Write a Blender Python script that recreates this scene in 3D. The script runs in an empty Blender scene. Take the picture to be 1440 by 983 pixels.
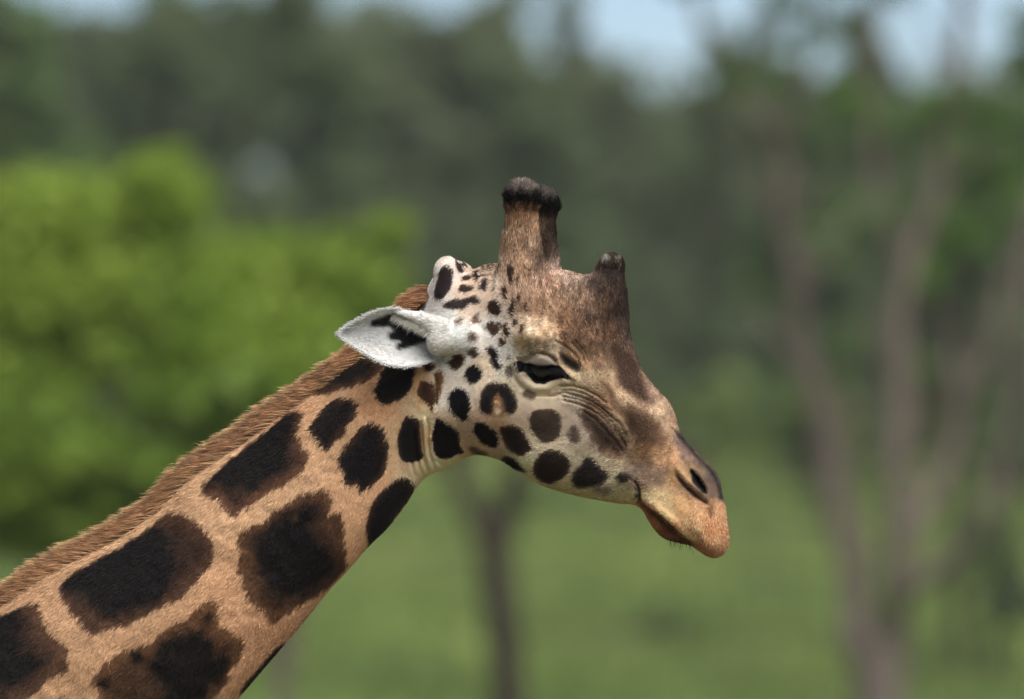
import bpy, math, random
import numpy as np
from mathutils import Vector
rng = np.random.default_rng(7)
random.seed(7)
R_ = math.radians

# ------------------------------------------------------------------ camera, sky, sun, exposure
sc = bpy.context.scene
C = sc.collection
S = 0.0012            # metres per photo pixel at the giraffe
FD = 18.0             # distance camera - giraffe's midline
CH = 3.9              # camera height
cam_d = bpy.data.cameras.new('camera')
cam = bpy.data.objects.new('camera', cam_d)
C.objects.link(cam)
cam.location = (0, -FD, CH)
cam.rotation_euler = (R_(90), 0, 0)
cam_d.sensor_width = 36
cam_d.lens = 36*FD/(1440*S)
cam_d.clip_start = 0.5
cam_d.clip_end = 5000
cam_d.dof.use_dof = True
cam_d.dof.focus_distance = FD-0.09
cam_d.dof.aperture_fstop = 4.1
cam_d.dof.aperture_blades = 0
sc.camera = cam

SUN = Vector((0.25, -0.50, 0.83)).normalized()
w_ = bpy.data.worlds.new('World')
sc.world = w_
w_.use_nodes = True
nt = w_.node_tree
sky = nt.nodes.new('ShaderNodeTexSky')
sky.sky_type = 'NISHITA'
sky.sun_disc = False
sky.sun_elevation = math.asin(SUN.z)
sky.sun_rotation = math.atan2(SUN.x, SUN.y)
sky.altitude = 800
sky.air_density = 0.55
sky.dust_density = 0.0
sky.ozone_density = 1.6
bg = nt.nodes['Background']
bg.inputs['Strength'].default_value = 0.062
nt.links.new(sky.outputs['Color'], bg.inputs['Color'])

sd = bpy.data.lights.new('sun', 'SUN')
sd.energy = 3.6
sd.angle = R_(60)
sd.color = (1.0, 0.96, 0.91)
sun = bpy.data.objects.new('sun', sd)
C.objects.link(sun)
sun.rotation_euler = SUN.to_track_quat('Z', 'Y').to_euler()
sun.location = (3, -6, 12)

sc.view_settings.view_transform = 'Standard'
sc.view_settings.look = 'None'
sc.view_settings.gamma = 1.0
sc.view_settings.exposure = 0.68
sc.cycles.use_denoising = True
sc.cycles.denoising_prefilter = 'FAST'
sc.cycles.max_bounces = 6
sc.cycles.diffuse_bounces = 3

# ------------------------------------------------------------------ helpers
def lin(c):
    c = np.asarray(c, float)/255.0
    return np.where(c <= 0.04045, c/12.92, ((c+0.055)/1.055)**2.4)

def _hash(ix, iy, seed):
    n = (ix*374761393 + iy*668265263 + seed*974711) & 0x7fffffff
    n = ((n ^ (n >> 13))*1274126177) & 0x7fffffff
    return ((n ^ (n >> 16)) & 0xffff)/65535.0

def vnoise(x, y, seed=0):
    x = np.asarray(x, float); y = np.asarray(y, float)
    ix = np.floor(x).astype(np.int64); iy = np.floor(y).astype(np.int64)
    fx = x-ix; fy = y-iy
    fx = fx*fx*(3-2*fx); fy = fy*fy*(3-2*fy)
    a = _hash(ix, iy, seed); b = _hash(ix+1, iy, seed)
    c = _hash(ix, iy+1, seed); d = _hash(ix+1, iy+1, seed)
    return (a*(1-fx)+b*fx)*(1-fy)+(c*(1-fx)+d*fx)*fy

def fbm(x, y, seed=0, o=3):
    r = 0; a = 0.5; t = 0
    for k in range(o):
        r = r+a*vnoise(x*2**k, y*2**k, seed+k*17); t += a; a *= 0.5
    return r/t

def sstep(a, b, x):
    t = np.clip((x-a)/(b-a), 0, 1)
    return t*t*(3-2*t)

def catmull(pts, closed=True, n=4):
    P = np.asarray(pts, float); m = len(P); out = []
    rngk = range(m) if closed else range(m-1)
    for i in rngk:
        p0 = P[(i-1) % m] if closed or i > 0 else P[i]
        p1 = P[i]; p2 = P[(i+1) % m]
        p3 = P[(i+2) % m] if closed or i+2 < m else P[(i+1) % m]
        for k in range(n):
            t = k/n
            out.append(0.5*((2*p1)+(-p0+p2)*t+(2*p0-5*p1+4*p2-p3)*t*t+(-p0+3*p1-3*p2+p3)*t**3))
    if not closed: out.append(P[-1])
    return np.array(out)

def seg_dist(x, y, pts, closed):
    """unsigned distance to a polyline"""
    P = np.asarray(pts, float); best = np.full(np.shape(x), 1e18)
    m = len(P)
    for i in range(m if closed else m-1):
        ax, ay = P[i]; bx, by = P[(i+1) % m]
        dx, dy = bx-ax, by-ay; L = dx*dx+dy*dy+1e-9
        t = np.clip(((x-ax)*dx+(y-ay)*dy)/L, 0, 1)
        best = np.minimum(best, (x-ax-t*dx)**2+(y-ay-t*dy)**2)
    return np.sqrt(best)

def poly_sd(x, y, pts):
    """signed distance, positive inside"""
    P = np.asarray(pts, float); inside = np.zeros(np.shape(x), bool); m = len(P)
    for i in range(m):
        ax, ay = P[i]; bx, by = P[(i+1) % m]
        if ay == by: continue
        c = ((ay > y) != (by > y)) & (x < (bx-ax)*(y-ay)/(by-ay)+ax)
        inside ^= c
    d = seg_dist(x, y, P, True)
    return np.where(inside, d, -d)

def shep(x, y, tab, eps, pw=2.0, cols=1):
    """smooth scattered interpolation of control points (px, py, values...)"""
    num = np.zeros(np.shape(x)+(cols,)); den = np.zeros(np.shape(x))
    for row in tab:
        wgt = 1.0/((x-row[0])**2+(y-row[1])**2+eps*eps)**pw
        num += wgt[..., None]*np.asarray(row[2:2+cols], float); den += wgt
    r = num/den[..., None]
    return r[..., 0] if cols == 1 else r

def mesh_np(name, V, F, smooth=True):
    V = np.ascontiguousarray(V, np.float32); F = np.ascontiguousarray(F, np.int32)
    me = bpy.data.meshes.new(name)
    me.vertices.add(len(V)); me.vertices.foreach_set('co', V.ravel())
    k = F.shape[1]
    me.loops.add(F.size); me.loops.foreach_set('vertex_index', F.ravel())
    me.polygons.add(len(F))
    me.polygons.foreach_set('loop_start', np.arange(0, F.size, k, dtype=np.int32))
    me.polygons.foreach_set('use_smooth', np.full(len(F), smooth, bool))
    me.update(calc_edges=True)
    return me

def set_col(me, col, name='Col'):
    a = me.color_attributes.new(name, 'FLOAT_COLOR', 'POINT')
    c = np.ones((len(me.vertices), 4), np.float32); c[:, :3] = col
    a.data.foreach_set('color', c.ravel())

def add(name, me, mat, parent=None):
    o = bpy.data.objects.new(name, me)
    if mat is not None: me.materials.append(mat)
    C.objects.link(o)
    if parent is not None: o.parent = parent
    return o

def tag(o, label=None, cat=None, group=None, kind=None):
    if label: o['label'] = label
    if cat: o['category'] = cat
    if group: o['group'] = group
    if kind: o['kind'] = kind
    return o

def mat_new(name):
    m = bpy.data.materials.new(name); m.use_nodes = True
    return m, m.node_tree.nodes, m.node_tree.links, m.node_tree.nodes['Principled BSDF']

def at(px, py, d):
    """world point seen at a photo pixel at distance d from the camera"""
    k = S*d/FD
    return Vector(((px-720)*k, d-FD, CH-(py-491.5)*k))

# ------------------------------------------------------------------ materials
def fur_mat(name, rough, spec, transl=0.0):
    m, N, L, b = mat_new(name)
    a = N.new('ShaderNodeVertexColor'); a.layer_name = 'Col'
    L.new(a.outputs['Color'], b.inputs['Base Color'])
    b.inputs['Roughness'].default_value = rough
    b.inputs['Specular IOR Level'].default_value = spec
    b.inputs['Sheen Weight'].default_value = 0.03
    b.inputs['Sheen Roughness'].default_value = 0.5
    if transl:
        t = N.new('ShaderNodeBsdfTranslucent'); mx = N.new('ShaderNodeMixShader')
        L.new(a.outputs['Color'], t.inputs['Color'])
        mx.inputs['Fac'].default_value = transl
        L.new(b.outputs[0], mx.inputs[1]); L.new(t.outputs[0], mx.inputs[2])
        L.new(mx.outputs[0], N['Material Output'].inputs['Surface'])
    return m
M_skin = fur_mat('giraffe_skin', 0.8, 0.1)
M_hair = fur_mat('giraffe_hair', 0.6, 0.12, 0.15)
M_mane = fur_mat('mane_hair', 0.5, 0.3, 0.25)
def plain(name, col, rough, spec=0.5):
    m, N, L, b = mat_new(name)
    tc = N.new('ShaderNodeTexCoord'); n = N.new('ShaderNodeTexNoise'); n.inputs['Scale'].default_value = 60
    L.new(tc.outputs['Object'], n.inputs['Vector'])
    mx = N.new('ShaderNodeMix'); mx.data_type = 'RGBA'
    c = lin(col)
    mx.inputs[6].default_value = (*(c*0.8), 1); mx.inputs[7].default_value = (*np.minimum(c*1.2, 1), 1)
    L.new(n.outputs['Fac'], mx.inputs[0]); L.new(mx.outputs[2], b.inputs['Base Color'])
    b.inputs['Roughness'].default_value = rough; b.inputs['Specular IOR Level'].default_value = spec
    return m
M_eye = plain('dark_wet_eye', (16, 11, 10), 0.08, 0.6)
M_lash = plain('black_lash', (13, 12, 13), 0.6, 0.12)

# ================================================================== THE SETTING
def ground_z(x, y):
    d = np.asarray(y, float)+FD
    z = 1.95*sstep(90, 205, d)+2.4*sstep(190, 330, d)+6*sstep(330, 900, d)
    x = np.asarray(x, float)
    z = z+(fbm(x/9+40, d/9+10, 5)-0.5)*0.35*sstep(60, 120, d)
    return z

def grid_y():
    a = np.concatenate([np.linspace(-120, 60, 40), np.linspace(62, 330, 180), np.geomspace(335, 3000, 30)])
    return a
gy = grid_y(); gx = np.concatenate([-np.geomspace(1500, 32, 16), np.linspace(-30, 30, 90), np.geomspace(32, 1500, 16)])
GX, GY = np.meshgrid(gx, gy, indexing='ij')
GV = np.stack([GX, GY, ground_z(GX, GY)], -1).reshape(-1, 3)
ii = np.arange(len(gx)*len(gy)).reshape(len(gx), len(gy))
GF = np.stack([ii[:-1, :-1], ii[1:, :-1], ii[1:, 1:], ii[:-1, 1:]], -1).reshape(-1, 4)
def ground_mat():
    m, N, L, b = mat_new('meadow_ground')
    tc = N.new('ShaderNodeTexCoord')
    n1 = N.new('ShaderNodeTexNoise'); n1.inputs['Scale'].default_value = 0.35; n1.inputs['Detail'].default_value = 5
    n2 = N.new('ShaderNodeTexNoise'); n2.inputs['Scale'].default_value = 0.16; n2.inputs['Detail'].default_value = 3
    r = N.new('ShaderNodeValToRGB')
    e = r.color_ramp.elements
    e[0].position = 0.38; e[0].color = (*lin((72, 90, 46)), 1)
    e[1].position = 0.64; e[1].color = (*lin((136, 148, 78)), 1)
    k = r.color_ramp.elements.new(0.5); k.color = (*lin((110, 128, 60)), 1)
    mx = N.new('ShaderNodeMix'); mx.data_type = 'RGBA'
    r2 = N.new('ShaderNodeMapRange'); r2.inputs[1].default_value = 0.48; r2.inputs[2].default_value = 0.66
    r2.inputs[4].default_value = 0.75
    L.new(tc.outputs['Object'], n1.inputs['Vector']); L.new(tc.outputs['Object'], n2.inputs['Vector'])
    L.new(n1.outputs['Fac'], r.inputs['Fac']); L.new(n2.outputs['Fac'], r2.inputs[0])
    L.new(r2.outputs[0], mx.inputs[0]); L.new(r.outputs['Color'], mx.inputs[6])
    mx.inputs[7].default_value = (*lin((92, 82, 58)), 1)
    sep = N.new('ShaderNodeSeparateXYZ'); L.new(tc.outputs['Object'], sep.inputs[0])
    r3 = N.new('ShaderNodeMapRange'); r3.inputs[1].default_value = 30; r3.inputs[2].default_value = 75
    L.new(sep.outputs['Y'], r3.inputs[0])
    m2 = N.new('ShaderNodeMix'); m2.data_type = 'RGBA'
    L.new(r3.outputs[0], m2.inputs[0]); m2.inputs[6].default_value = (*lin((98, 92, 62)), 1)  # unseen near ground coloured drier to cut green bounce onto the giraffe
    L.new(mx.outputs[2], m2.inputs[7]); L.new(m2.outputs[2], b.inputs['Base Color'])
    b.inputs['Roughness'].default_value = 0.95; b.inputs['Specular IOR Level'].default_value = 0.1
    return m
g = add('ground', mesh_np('ground', GV, GF), ground_mat()); tag(g, kind='structure')

def leaf_mat(name, dark, light, transl=0.35, scale=1.1):
    m, N, L, b = mat_new(name)
    tc = N.new('ShaderNodeTexCoord')
    n1 = N.new('ShaderNodeTexNoise'); n1.inputs['Scale'].default_value = scale; n1.inputs['Detail'].default_value = 4
    r = N.new('ShaderNodeValToRGB'); e = r.color_ramp.elements
    e[0].position = 0.32; e[0].color = (*lin(dark), 1)
    e[1].position = 0.68; e[1].color = (*lin(light), 1)
    L.new(tc.outputs['Object'], n1.inputs['Vector']); L.new(n1.outputs['Fac'], r.inputs['Fac'])
    L.new(r.outputs['Color'], b.inputs['Base Color'])
    b.inputs['Roughness'].default_value = 0.6; b.inputs['Specular IOR Level'].default_value = 0.25
    t = N.new('ShaderNodeBsdfTranslucent'); mx = N.new('ShaderNodeMixShader'); mx.inputs['Fac'].default_value = transl
    L.new(r.outputs['Color'], t.inputs['Color'])
    L.new(b.outputs[0], mx.inputs[1]); L.new(t.outputs[0], mx.inputs[2])
    L.new(mx.outputs[0], N['Material Output'].inputs['Surface'])
    return m
L_lime = leaf_mat('lime_acacia_leaves', (116, 144, 48), (162, 184, 76), 0.4)
L_fresh = leaf_mat('fresh_bush_leaves', (96, 124, 46), (142, 166, 68), 0.4)
L_mid = leaf_mat('green_leaves', (80, 104, 60), (120, 144, 82), 0.4)
L_bright = leaf_mat('bright_green_leaves', (80, 120, 42), (122, 158, 62), 0.4)
L_dark = leaf_mat('dark_leaves', (86, 102, 70), (122, 136, 94), 0.45)
L_grey = leaf_mat('grey_green_leaves', (98, 110, 80), (134, 144, 104), 0.45)
L_dry = leaf_mat('dry_leaves', (84, 72, 52), (118, 102, 74), 0.25)
L_grass = leaf_mat('grass_blades', (84, 104, 48), (130, 146, 80), 0.3, 0.25)
B_grey = plain('grey_bark', (108, 97, 88), 0.9, 0.1)
B_dark = plain('dark_bark', (56, 48, 41), 0.9, 0.1)

def leaves(centres, n, size, spread_pow=0.6):
    """n leaf quads through ellipsoid clumps: centres = [(Vector, rx, ry, rz, weight)]"""
    wts = np.array([c[4] for c in centres], float); wts /= wts.sum()
    idx = rng.choice(len(centres), n, p=wts)
    cc = np.array([tuple(c[0]) for c in centres])[idx]; rr = np.array([c[1:4] for c in centres])[idx]
    v = rng.normal(size=(n, 3)); v /= np.linalg.norm(v, axis=1)[:, None]
    p = cc+v*rr*(rng.random(n)**spread_pow)[:, None]
    a = rng.normal(size=(n, 3)); a /= np.linalg.norm(a, axis=1)[:, None]
    b = np.cross(a, rng.normal(size=(n, 3))); b /= np.linalg.norm(b, axis=1)[:, None]
    s = size*(0.5+rng.random(n))[:, None]
    V = np.stack([p-a*s, p+b*s*0.45, p+a*s, p-b*s*0.45], 1).reshape(-1, 3)
    return V, np.arange(4*n).reshape(-1, 4)

def tubes(paths, sides=7):
    """tapered tubes along polylines: [(pts, r0, r1)]"""
    Vs, Fs, off = [], [], 0
    for pts, r0, r1 in paths:
        P = catmull([tuple(p) for p in pts], False, 3) if len(pts) > 2 else np.array([tuple(p) for p in pts])
        m = len(P); T = np.gradient(P, axis=0); T /= np.linalg.norm(T, axis=1)[:, None]+1e-9
        ref = np.array([0.3, 0.9, 0.1])
        A = np.cross(T, ref); A /= np.linalg.norm(A, axis=1)[:, None]+1e-9
        Bv = np.cross(T, A)
        rad = r0+(r1-r0)*np.linspace(0, 1, m)**0.8
        rad = rad*(1+0.12*(rng.random(m)-0.5))
        th = np.arange(sides)*2*math.pi/sides
        ring = P[:, None]+rad[:, None, None]*(np.cos(th)[None, :, None]*A[:, None]+np.sin(th)[None, :, None]*Bv[:, None])
        Vs.append(ring.reshape(-1, 3))
        k = np.arange(m*sides).reshape(m, sides)+off
        Fs.append(np.stack([k[:-1], k[1:], np.roll(k[1:], -1, 1), np.roll(k[:-1], -1, 1)], -1).reshape(-1, 4))
        off += m*sides
    return np.concatenate(Vs), np.concatenate(Fs)

def tree(name, label, cat, group, base, stems, clumps, n, size, lm, bm, twigs=True):
    """thing > trunk, crown.  everything given in world metres"""
    root = bpy.data.objects.new(name, None); root.empty_display_size = 0.3
    C.objects.link(root); root.location = base
    tag(root, label, cat, group)
    paths = list(stems)
    if twigs:
        allp = np.array([tuple(q) for pts, r0, r1 in stems for q in catmull([tuple(p) for p in pts], False, 3)[2:]])
        for c in clumps:
            q = np.array(tuple(c[0]))
            d = np.linalg.norm(allp-q, axis=1)+np.maximum(0, allp[:, 2]-q[2])*2
            s = Vector(allp[np.argmin(d)])
            mid = s.lerp(c[0], 0.5)+Vector((random.uniform(-.1, .1), random.uniform(-.1, .1), 0.12*(c[0]-s).length))
            rr = min(p[2] for p in stems)
            paths.append(([s, mid, c[0]], rr*0.75, rr*0.2))
            for k in range(3):
                t = c[0]+Vector((random.uniform(-1, 1)*c[1], random.uniform(-1, 1)*c[2], random.uniform(-.2, 1)*c[3]))*0.8
                paths.append(([c[0].lerp(mid, 0.3), t], rr*0.3, rr*0.1))
    b = Vector(base)
    V, F = tubes(paths); t = add('trunk', mesh_np('trunk', V-np.array(b), F), bm, root)
    V, F = leaves(clumps, n, size); c = add('crown', mesh_np('crown', V-np.array(b), F, False), lm, root)
    return root

def gpt(px, d):
    p = at(px, 0, d); z = float(ground_z(p.x, p.y)); return Vector((p.x, p.y, z))

def jit(a): return Vector((random.uniform(-a, a), random.uniform(-a, a), random.uniform(-a, a)))

# --- yellow-green acacias on the left
def bushy(name, label, group, d, basepx, lobes, n, size, lm, bm, cat='tree', r0=0.10, dn=1100, ks=1.0):
    k = S*d/FD
    base = gpt(basepx, d)
    cl = []
    for (px, py, rx, rz) in lobes:
        c = at(px, py, d)+Vector((0, random.uniform(-0.5, 0.5)*rx*k, 0))
        m = max(3, int(rx*rz/dn))
        for q in range(m):
            a = random.uniform(0, 6.28); r = random.random()**0.5
            cc = c+Vector((math.cos(a)*r*rx*k*0.75, random.uniform(-0.7, 0.7)*rx*k, math.sin(a)*r*rz*k*0.75))
            s = random.uniform(0.22, 0.42)*ks
            cl.append((cc, rx*k*s, rx*k*s, rz*k*s*0.8, s*s))
    mid = at(sum(l[0] for l in lobes)/len(lobes), sum(l[1] for l in lobes)/len(lobes), d)
    h = mid.z-base.z
    fork = base.lerp(mid, 0.45); fork.x = base.x+(mid.x-base.x)*0.3
    stems = [([base-Vector((0, 0, 0.1)), base.lerp(fork, 0.5)+jit(0.06), fork], r0, r0*0.7)]
    for l in lobes[:5]:
        t = at(l[0], l[1], d)
        stems.append(([fork-Vector((0, 0, .05)), fork.lerp(t, 0.5)+jit(0.15)+Vector((0, 0, 0.05*h)), t], r0*0.6, r0*0.2))
    return tree(name, label, cat, group, base, stems, cl, n, size, lm, bm)

bushy('acacia_tree', 'tall lime green acacia left of the other lime acacia behind the neck', None, 58, 90,
      [(60, 330, 130, 90), (180, 300, 110, 80), (120, 440, 160, 110), (220, 480, 120, 90), (40, 540, 120, 100), (10, 420, 120, 120), (215, 240, 60, 40)], 10000, 0.05, L_lime, B_grey, dn=900, ks=2.0, r0=.06)
bushy('acacia_tree', 'spreading lime green acacia whose crown shows just behind the ear', None, 66, 400,
      [(360, 400, 130, 80), (470, 400, 95, 75), (300, 500, 130, 100), (430, 520, 120, 100), (520, 325, 60, 35), (400, 460, 150, 90), (280, 420, 110, 80)], 10000, 0.055, L_lime, B_grey, dn=900, ks=2.0, r0=.06)
bushy('leafy_bush', 'fresh green bush low behind the mane at the foot of the lime acacia', None, 52, 40,
      [(30, 640, 140, 80), (160, 650, 130, 70), (260, 590, 100, 60), (330, 580, 80, 60), (60, 730, 120, 60), (150, 710, 110, 60)], 12000, 0.05, L_fresh, B_grey, 'bush', ks=1.7, r0=.05)

# --- the pale multi-stemmed tree on the right
d = 88
def P(px, py, dd=0.0): return at(px, py, d+dd)
base = gpt(1238, d)
stA = [base-Vector((0, 0, .1)), P(1222, 930), P(1205, 860, .2), P(1180, 720, .4), P(1150, 560, .5), P(1122, 440, .4), P(1104, 320, .3), P(1092, 180, .2)]
stB = [base+Vector((.08, 0, 0)), P(1252, 930), P(1262, 830, -.2), P(1262, 640, -.3), P(1262, 500, -.3), P(1272, 400, -.3), P(1310, 290, -.2), P(1345, 120), P(1360, -120)]
stC = [P(1262, 850, -.2), P(1320, 800, -.5), P(1385, 730, -.8), P(1425, 560, -1), P(1440, 400, -1), P(1490, 180, -1)]
stD = [P(1263, 780, -.3), P(1310, 690, .3), P(1350, 560, .5), P(1400, 440, .6), P(1440, 330, .7), P(1520, 100, .8)]
stE = [P(1092, 185, .2), P(1040, 120, .3), P(985, 30, .4), P(960, -80, .5)]
stF = [P(1094, 200, .2), P(1130, 120, 0), P(1150, 10, 0), P(1165, -100, 0)]
stG = [P(1104, 320, .3), P(1050, 230, .6), P(1010, 160, .8), P(950, 90, 1)]
stH = [P(1272, 400, -.3), P(1240, 300, -.6), P(1225, 180, -.6), P(1230, 20, -.6)]
k = S*d/FD
def crook(pts, a):
    out = [pts[0]]
    for q in range(1, len(pts)):
        out.append(pts[q-1].lerp(pts[q], 0.5)+Vector((random.uniform(-a, a), random.uniform(-a, a), 0)))
        out.append(pts[q])
    return out
stems = [([base-Vector((0, 0, .2)), P(1236, 960), P(1234, 900)], 0.27, 0.21), (crook(stA[1:], .06), 0.16, 0.075), (crook(stB[1:], .06), 0.15, 0.055), (crook(stC, .09), .10, .04), (crook(stD, .09), .10, .04), (crook(stE, .06), .07, .03), (crook(stF, .06), .07, .03), (crook(stG, .06), .05, .02), (crook(stH, .06), .05, .03)]
for a_, b_ in [((1150, 560), (1060, 430)), ((1122, 440), (1190, 300)), ((1262, 560), (1200, 420)), ((1385, 730), (1470, 640)), ((1350, 560), (1330, 420)), ((1310, 290), (1390, 200)), ((1345, 120), (1290, 20)), ((1104, 320), (1160, 240)), ((1262, 640), (1320, 520))]:
    p_, q_ = P(*a_), P(*b_)
    stems.append((crook([p_, p_.lerp(q_, .5)+Vector((0, random.uniform(-.3, .3), .05)), q_], .05), .045, .015))
cl = []
for px, py, rx, rz in [(960, -60, 90, 50), (1090, -70, 110, 60), (1200, -40, 100, 50), (1340, -60, 120, 60), (1470, 60, 100, 80),
                       (1010, 110, 50, 35), (1150, 60, 50, 40), (1350, 180, 70, 60), (1420, 250, 70, 60)]:
    for q in range(6):
        cl.append((P(px+random.uniform(-.8, .8)*rx, py+random.uniform(-.8, .8)*rz, random.uniform(-.6, .6)), rx*k*.35, rx*k*.35, rz*k*.35, rx*rz/5000))
tree('acacia_tree', 'tall pale grey tree forking low into several bare leaning stems', 'tree', None, base, stems, cl, 6500, 0.05, L_mid, B_grey)

# --- small forked tree under the chin
d = 100
base = gpt(716, d)
f0 = P(692, 775)
stems = [([base-Vector((0, 0, .1)), P(712, 960), P(703, 860), f0], 0.19, .16),
         ([f0, P(668, 720), P(640, 670, .2), P(610, 560, .4), P(600, 450, .5)], .15, .06),
         ([f0, P(715, 715), P(732, 650, -.2), P(750, 560, -.3), P(770, 450, -.4)], .16, .06)]
cl = []
k = S*d/FD
for px, py, rx, rz in [(600, 430, 90, 60), (690, 400, 100, 60), (780, 430, 90, 60), (700, 480, 120, 50), (850, 480, 60, 45)]:
    for q in range(6):
        cl.append((P(px+random.uniform(-.8, .8)*rx, py+random.uniform(-.8, .8)*rz, random.uniform(-.6, .6)), rx*k*.35, rx*k*.35, rz*k*.3, rx*rz/5000))
tree('acacia_tree', 'small dark tree forking into two stems below the giraffe\'s chin', 'tree', None, base, stems, cl, 5000, 0.06, L_dark, B_dark)

# --- bright green crown on the right
bushy('leafy_tree', 'bright green leafy tree behind the bare grey stems', None, 120, 1350,
      [(1390, 210, 90, 70), (1330, 150, 80, 55), (1440, 270, 70, 60), (1250, 170, 90, 70), (1330, 350, 70, 80)], 8000, 0.07, L_bright, B_dark)
bushy('leafy_bush', 'dark green bush at the foot of the bare grey stems, edge of meadow', None, 118, 1400,
      [(1400, 800, 90, 80), (1350, 560, 70, 70), (1430, 680, 80, 90)], 6000, 0.07, L_dark, B_dark, 'bush')
bushy('dry_bush', 'brown dry bush between the bare grey stems', None, 150, 1230,
      [(1210, 600, 60, 28), (1260, 590, 60, 30), (1150, 640, 50, 20)], 3000, 0.07, L_dry, B_dark, 'bush', 0.05)
bushy('low_shrub', 'small dark shrub alone in the meadow below the muzzle', None, 125, 938,
      [(938, 888, 46, 36), (930, 905, 46, 30)], 4000, 0.06, L_dark, B_dark, 'shrub', 0.03)
bushy('low_shrub', 'small green shrub alone in the meadow nearer the grey tree', None, 128, 1050,
      [(1050, 895, 46, 30)], 3000, 0.06, L_mid, B_dark, 'shrub', 0.03)

# --- the belt of woodland behind the meadow
def belt_tree(px, top, halfw, d, lm, label, bark, n=8000):
    k = S*d/FD; base = gpt(px, d)
    vb = 491.5-(base.z-CH)/k
    hgt = vb-top
    lobes = []
    for q in range(6):
        a = q/5
        lobes.append((px+random.uniform(-.55, .55)*halfw, top+hgt*(0.10+0.70*a), halfw*random.uniform(.6, .85), hgt*0.14))
    return bushy('woodland_tree', label, 'trees of the woodland belt', d, px, lobes, n, 0.17, lm, bark, 'tree', 0.17, 420, 1.25)
spec = [(838, -10, 60, 230, 'g', 'slender grey green tree rising highest between the paired horns and forehead horn'), (30, -15, 130, 170, 'm', 'fresh green tree rising behind the tall lime acacia'), (215, -12, 110, 190, 'd', 'dark tree rising between the two lime acacias'),
        (335, 0, 100, 205, 'd', 'dark tree rising behind the spreading lime acacia'), (440, -25, 110, 185, 'd', 'tallest dark tree behind the spreading lime acacia'),
        (520, 15, 110, 215, 'g', 'dull grey green tree behind the tip of the spreading lime acacia'), (645, 25, 70, 200, 'g', 'grey green tree beside the horns on the acacia side'),
        (690, -30, 80, 225, 'g', 'narrow grey green tree above the paired horns'), (790, 70, 110, 195, 'd', 'dark tree behind the paired horns'),
        (890, 95, 80, 215, 'g', 'grey green tree behind the single forehead horn'), (995, 60, 60, 200, 'd', 'dark tree between the forehead horn and the bare grey stems'),
        (1065, 0, 60, 220, 'g', 'grey green tree behind the first bare grey stem'), (1150, 90, 100, 190, 'm', 'fresh green tree between the bare grey stems'),
        (1200, 10, 60, 210, 'd', 'dark tree behind the middle bare grey stem'), (1310, 135, 100, 205, 'm', 'fresh green tree behind the bright green leafy tree'),
        (1430, 115, 100, 195, 'm', 'fresh green tree past the bright green leafy tree'), (-70, 0, 120, 200, 'd', 'dark tree beside the tall lime acacia, away from the giraffe'),
        (1530, 60, 110, 200, 'd', 'dark tree past the outermost grey stem'), (570, 60, 120, 240, 'd', 'distant dark tree behind the grey green tree by the horns'),
        (130, 0, 130, 235, 'g', 'distant grey green tree behind the tall lime acacia'), (745, 110, 100, 245, 'g', 'distant grey green tree just behind the horns'),
        (930, 150, 120, 240, 'd', 'distant dark tree behind the face'), (1200, 150, 130, 245, 'g', 'distant grey green tree behind the bare grey stems'),
        (1380, 150, 120, 240, 'd', 'distant dark tree behind the bright green leafy tree'), (270, 25, 130, 250, 'g', 'distant grey green tree between the lime acacias'), (430, 60, 120, 255, 'd', 'distant dark tree behind the spreading lime acacia')]
belt = []
for px, top, hw, dd, kd, lb in spec:
    belt.append((belt_tree(px, top, hw, dd, {'d': L_dark, 'g': L_grey, 'm': L_mid}[kd], lb, B_dark), dd))
# the belt runs on past the meadow on both sides
for q, (r, dd) in enumerate(belt):
    for sx in (-1, 1):
        c = r.copy(); C.objects.link(c)
        x = r.location.x+sx*1640*S*dd/FD
        c.location = (x, r.location.y, float(ground_z(x, r.location.y)))
        c['label'] = 'tree where the woodland belt runs on past the meadow'; c['group'] = 'woodland belt further along'
        for ch in r.children:
            k_ = ch.copy(); C.objects.link(k_); k_.parent = c
ubs = [(905, 'g'), (985, 'l'), (1060, 'm'), (1110, 'l'), (1180, 'g'), (1150, 'l'), (1290, 'l'), (1345, 'm'), (1420, 'd'), (640, 'd'), (560, 'g'), (480, 'm'), (400, 'd')]
for q, (px, kd) in enumerate(ubs):
    hh_ = random.uniform(45, 75)
    bushy('undergrowth_bush', {'g': 'grey green bush at the far edge of the meadow', 'd': 'dark bush at the far edge of the meadow', 'm': 'mid green bush at the far edge of the meadow', 'l': 'pale green bush at the far edge of the meadow'}[kd],
          'bushes along the meadow edge', random.uniform(150, 200), px, [(px, 575, 70, hh_), (px+random.uniform(-40, 40), random.uniform(595, 640), 75, 36)], 2600, 0.12, {'d': L_dark, 'g': L_grey, 'm': L_mid, 'l': L_grass}[kd], B_dark, 'bush', 0.05, 420, 1.2)
mds = [(800, 905, 150), (1130, 760, 165), (1010, 700, 175), (560, 860, 140), (1180, 930, 128), (880, 760, 160), (640, 900, 135), (1080, 820, 140), (960, 660, 170), (760, 690, 165), (1120, 660, 160), (850, 840, 145)]
for q, (px, py, dd) in enumerate(mds):
    bushy('meadow_tussock', ('low green tussock of taller growth in the open meadow', 'low dark tussock of taller growth in the open meadow', 'low dry brown tussock in the open meadow')[q % 3], 'tussocks in the meadow', dd, px, [(px, py, 60, 16), (px+20, py+6, 50, 14)], 1400, 0.09, (L_mid, L_dark, L_dry)[q % 3], B_dark, 'shrub', 0.02, 300, 1.3)
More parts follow.
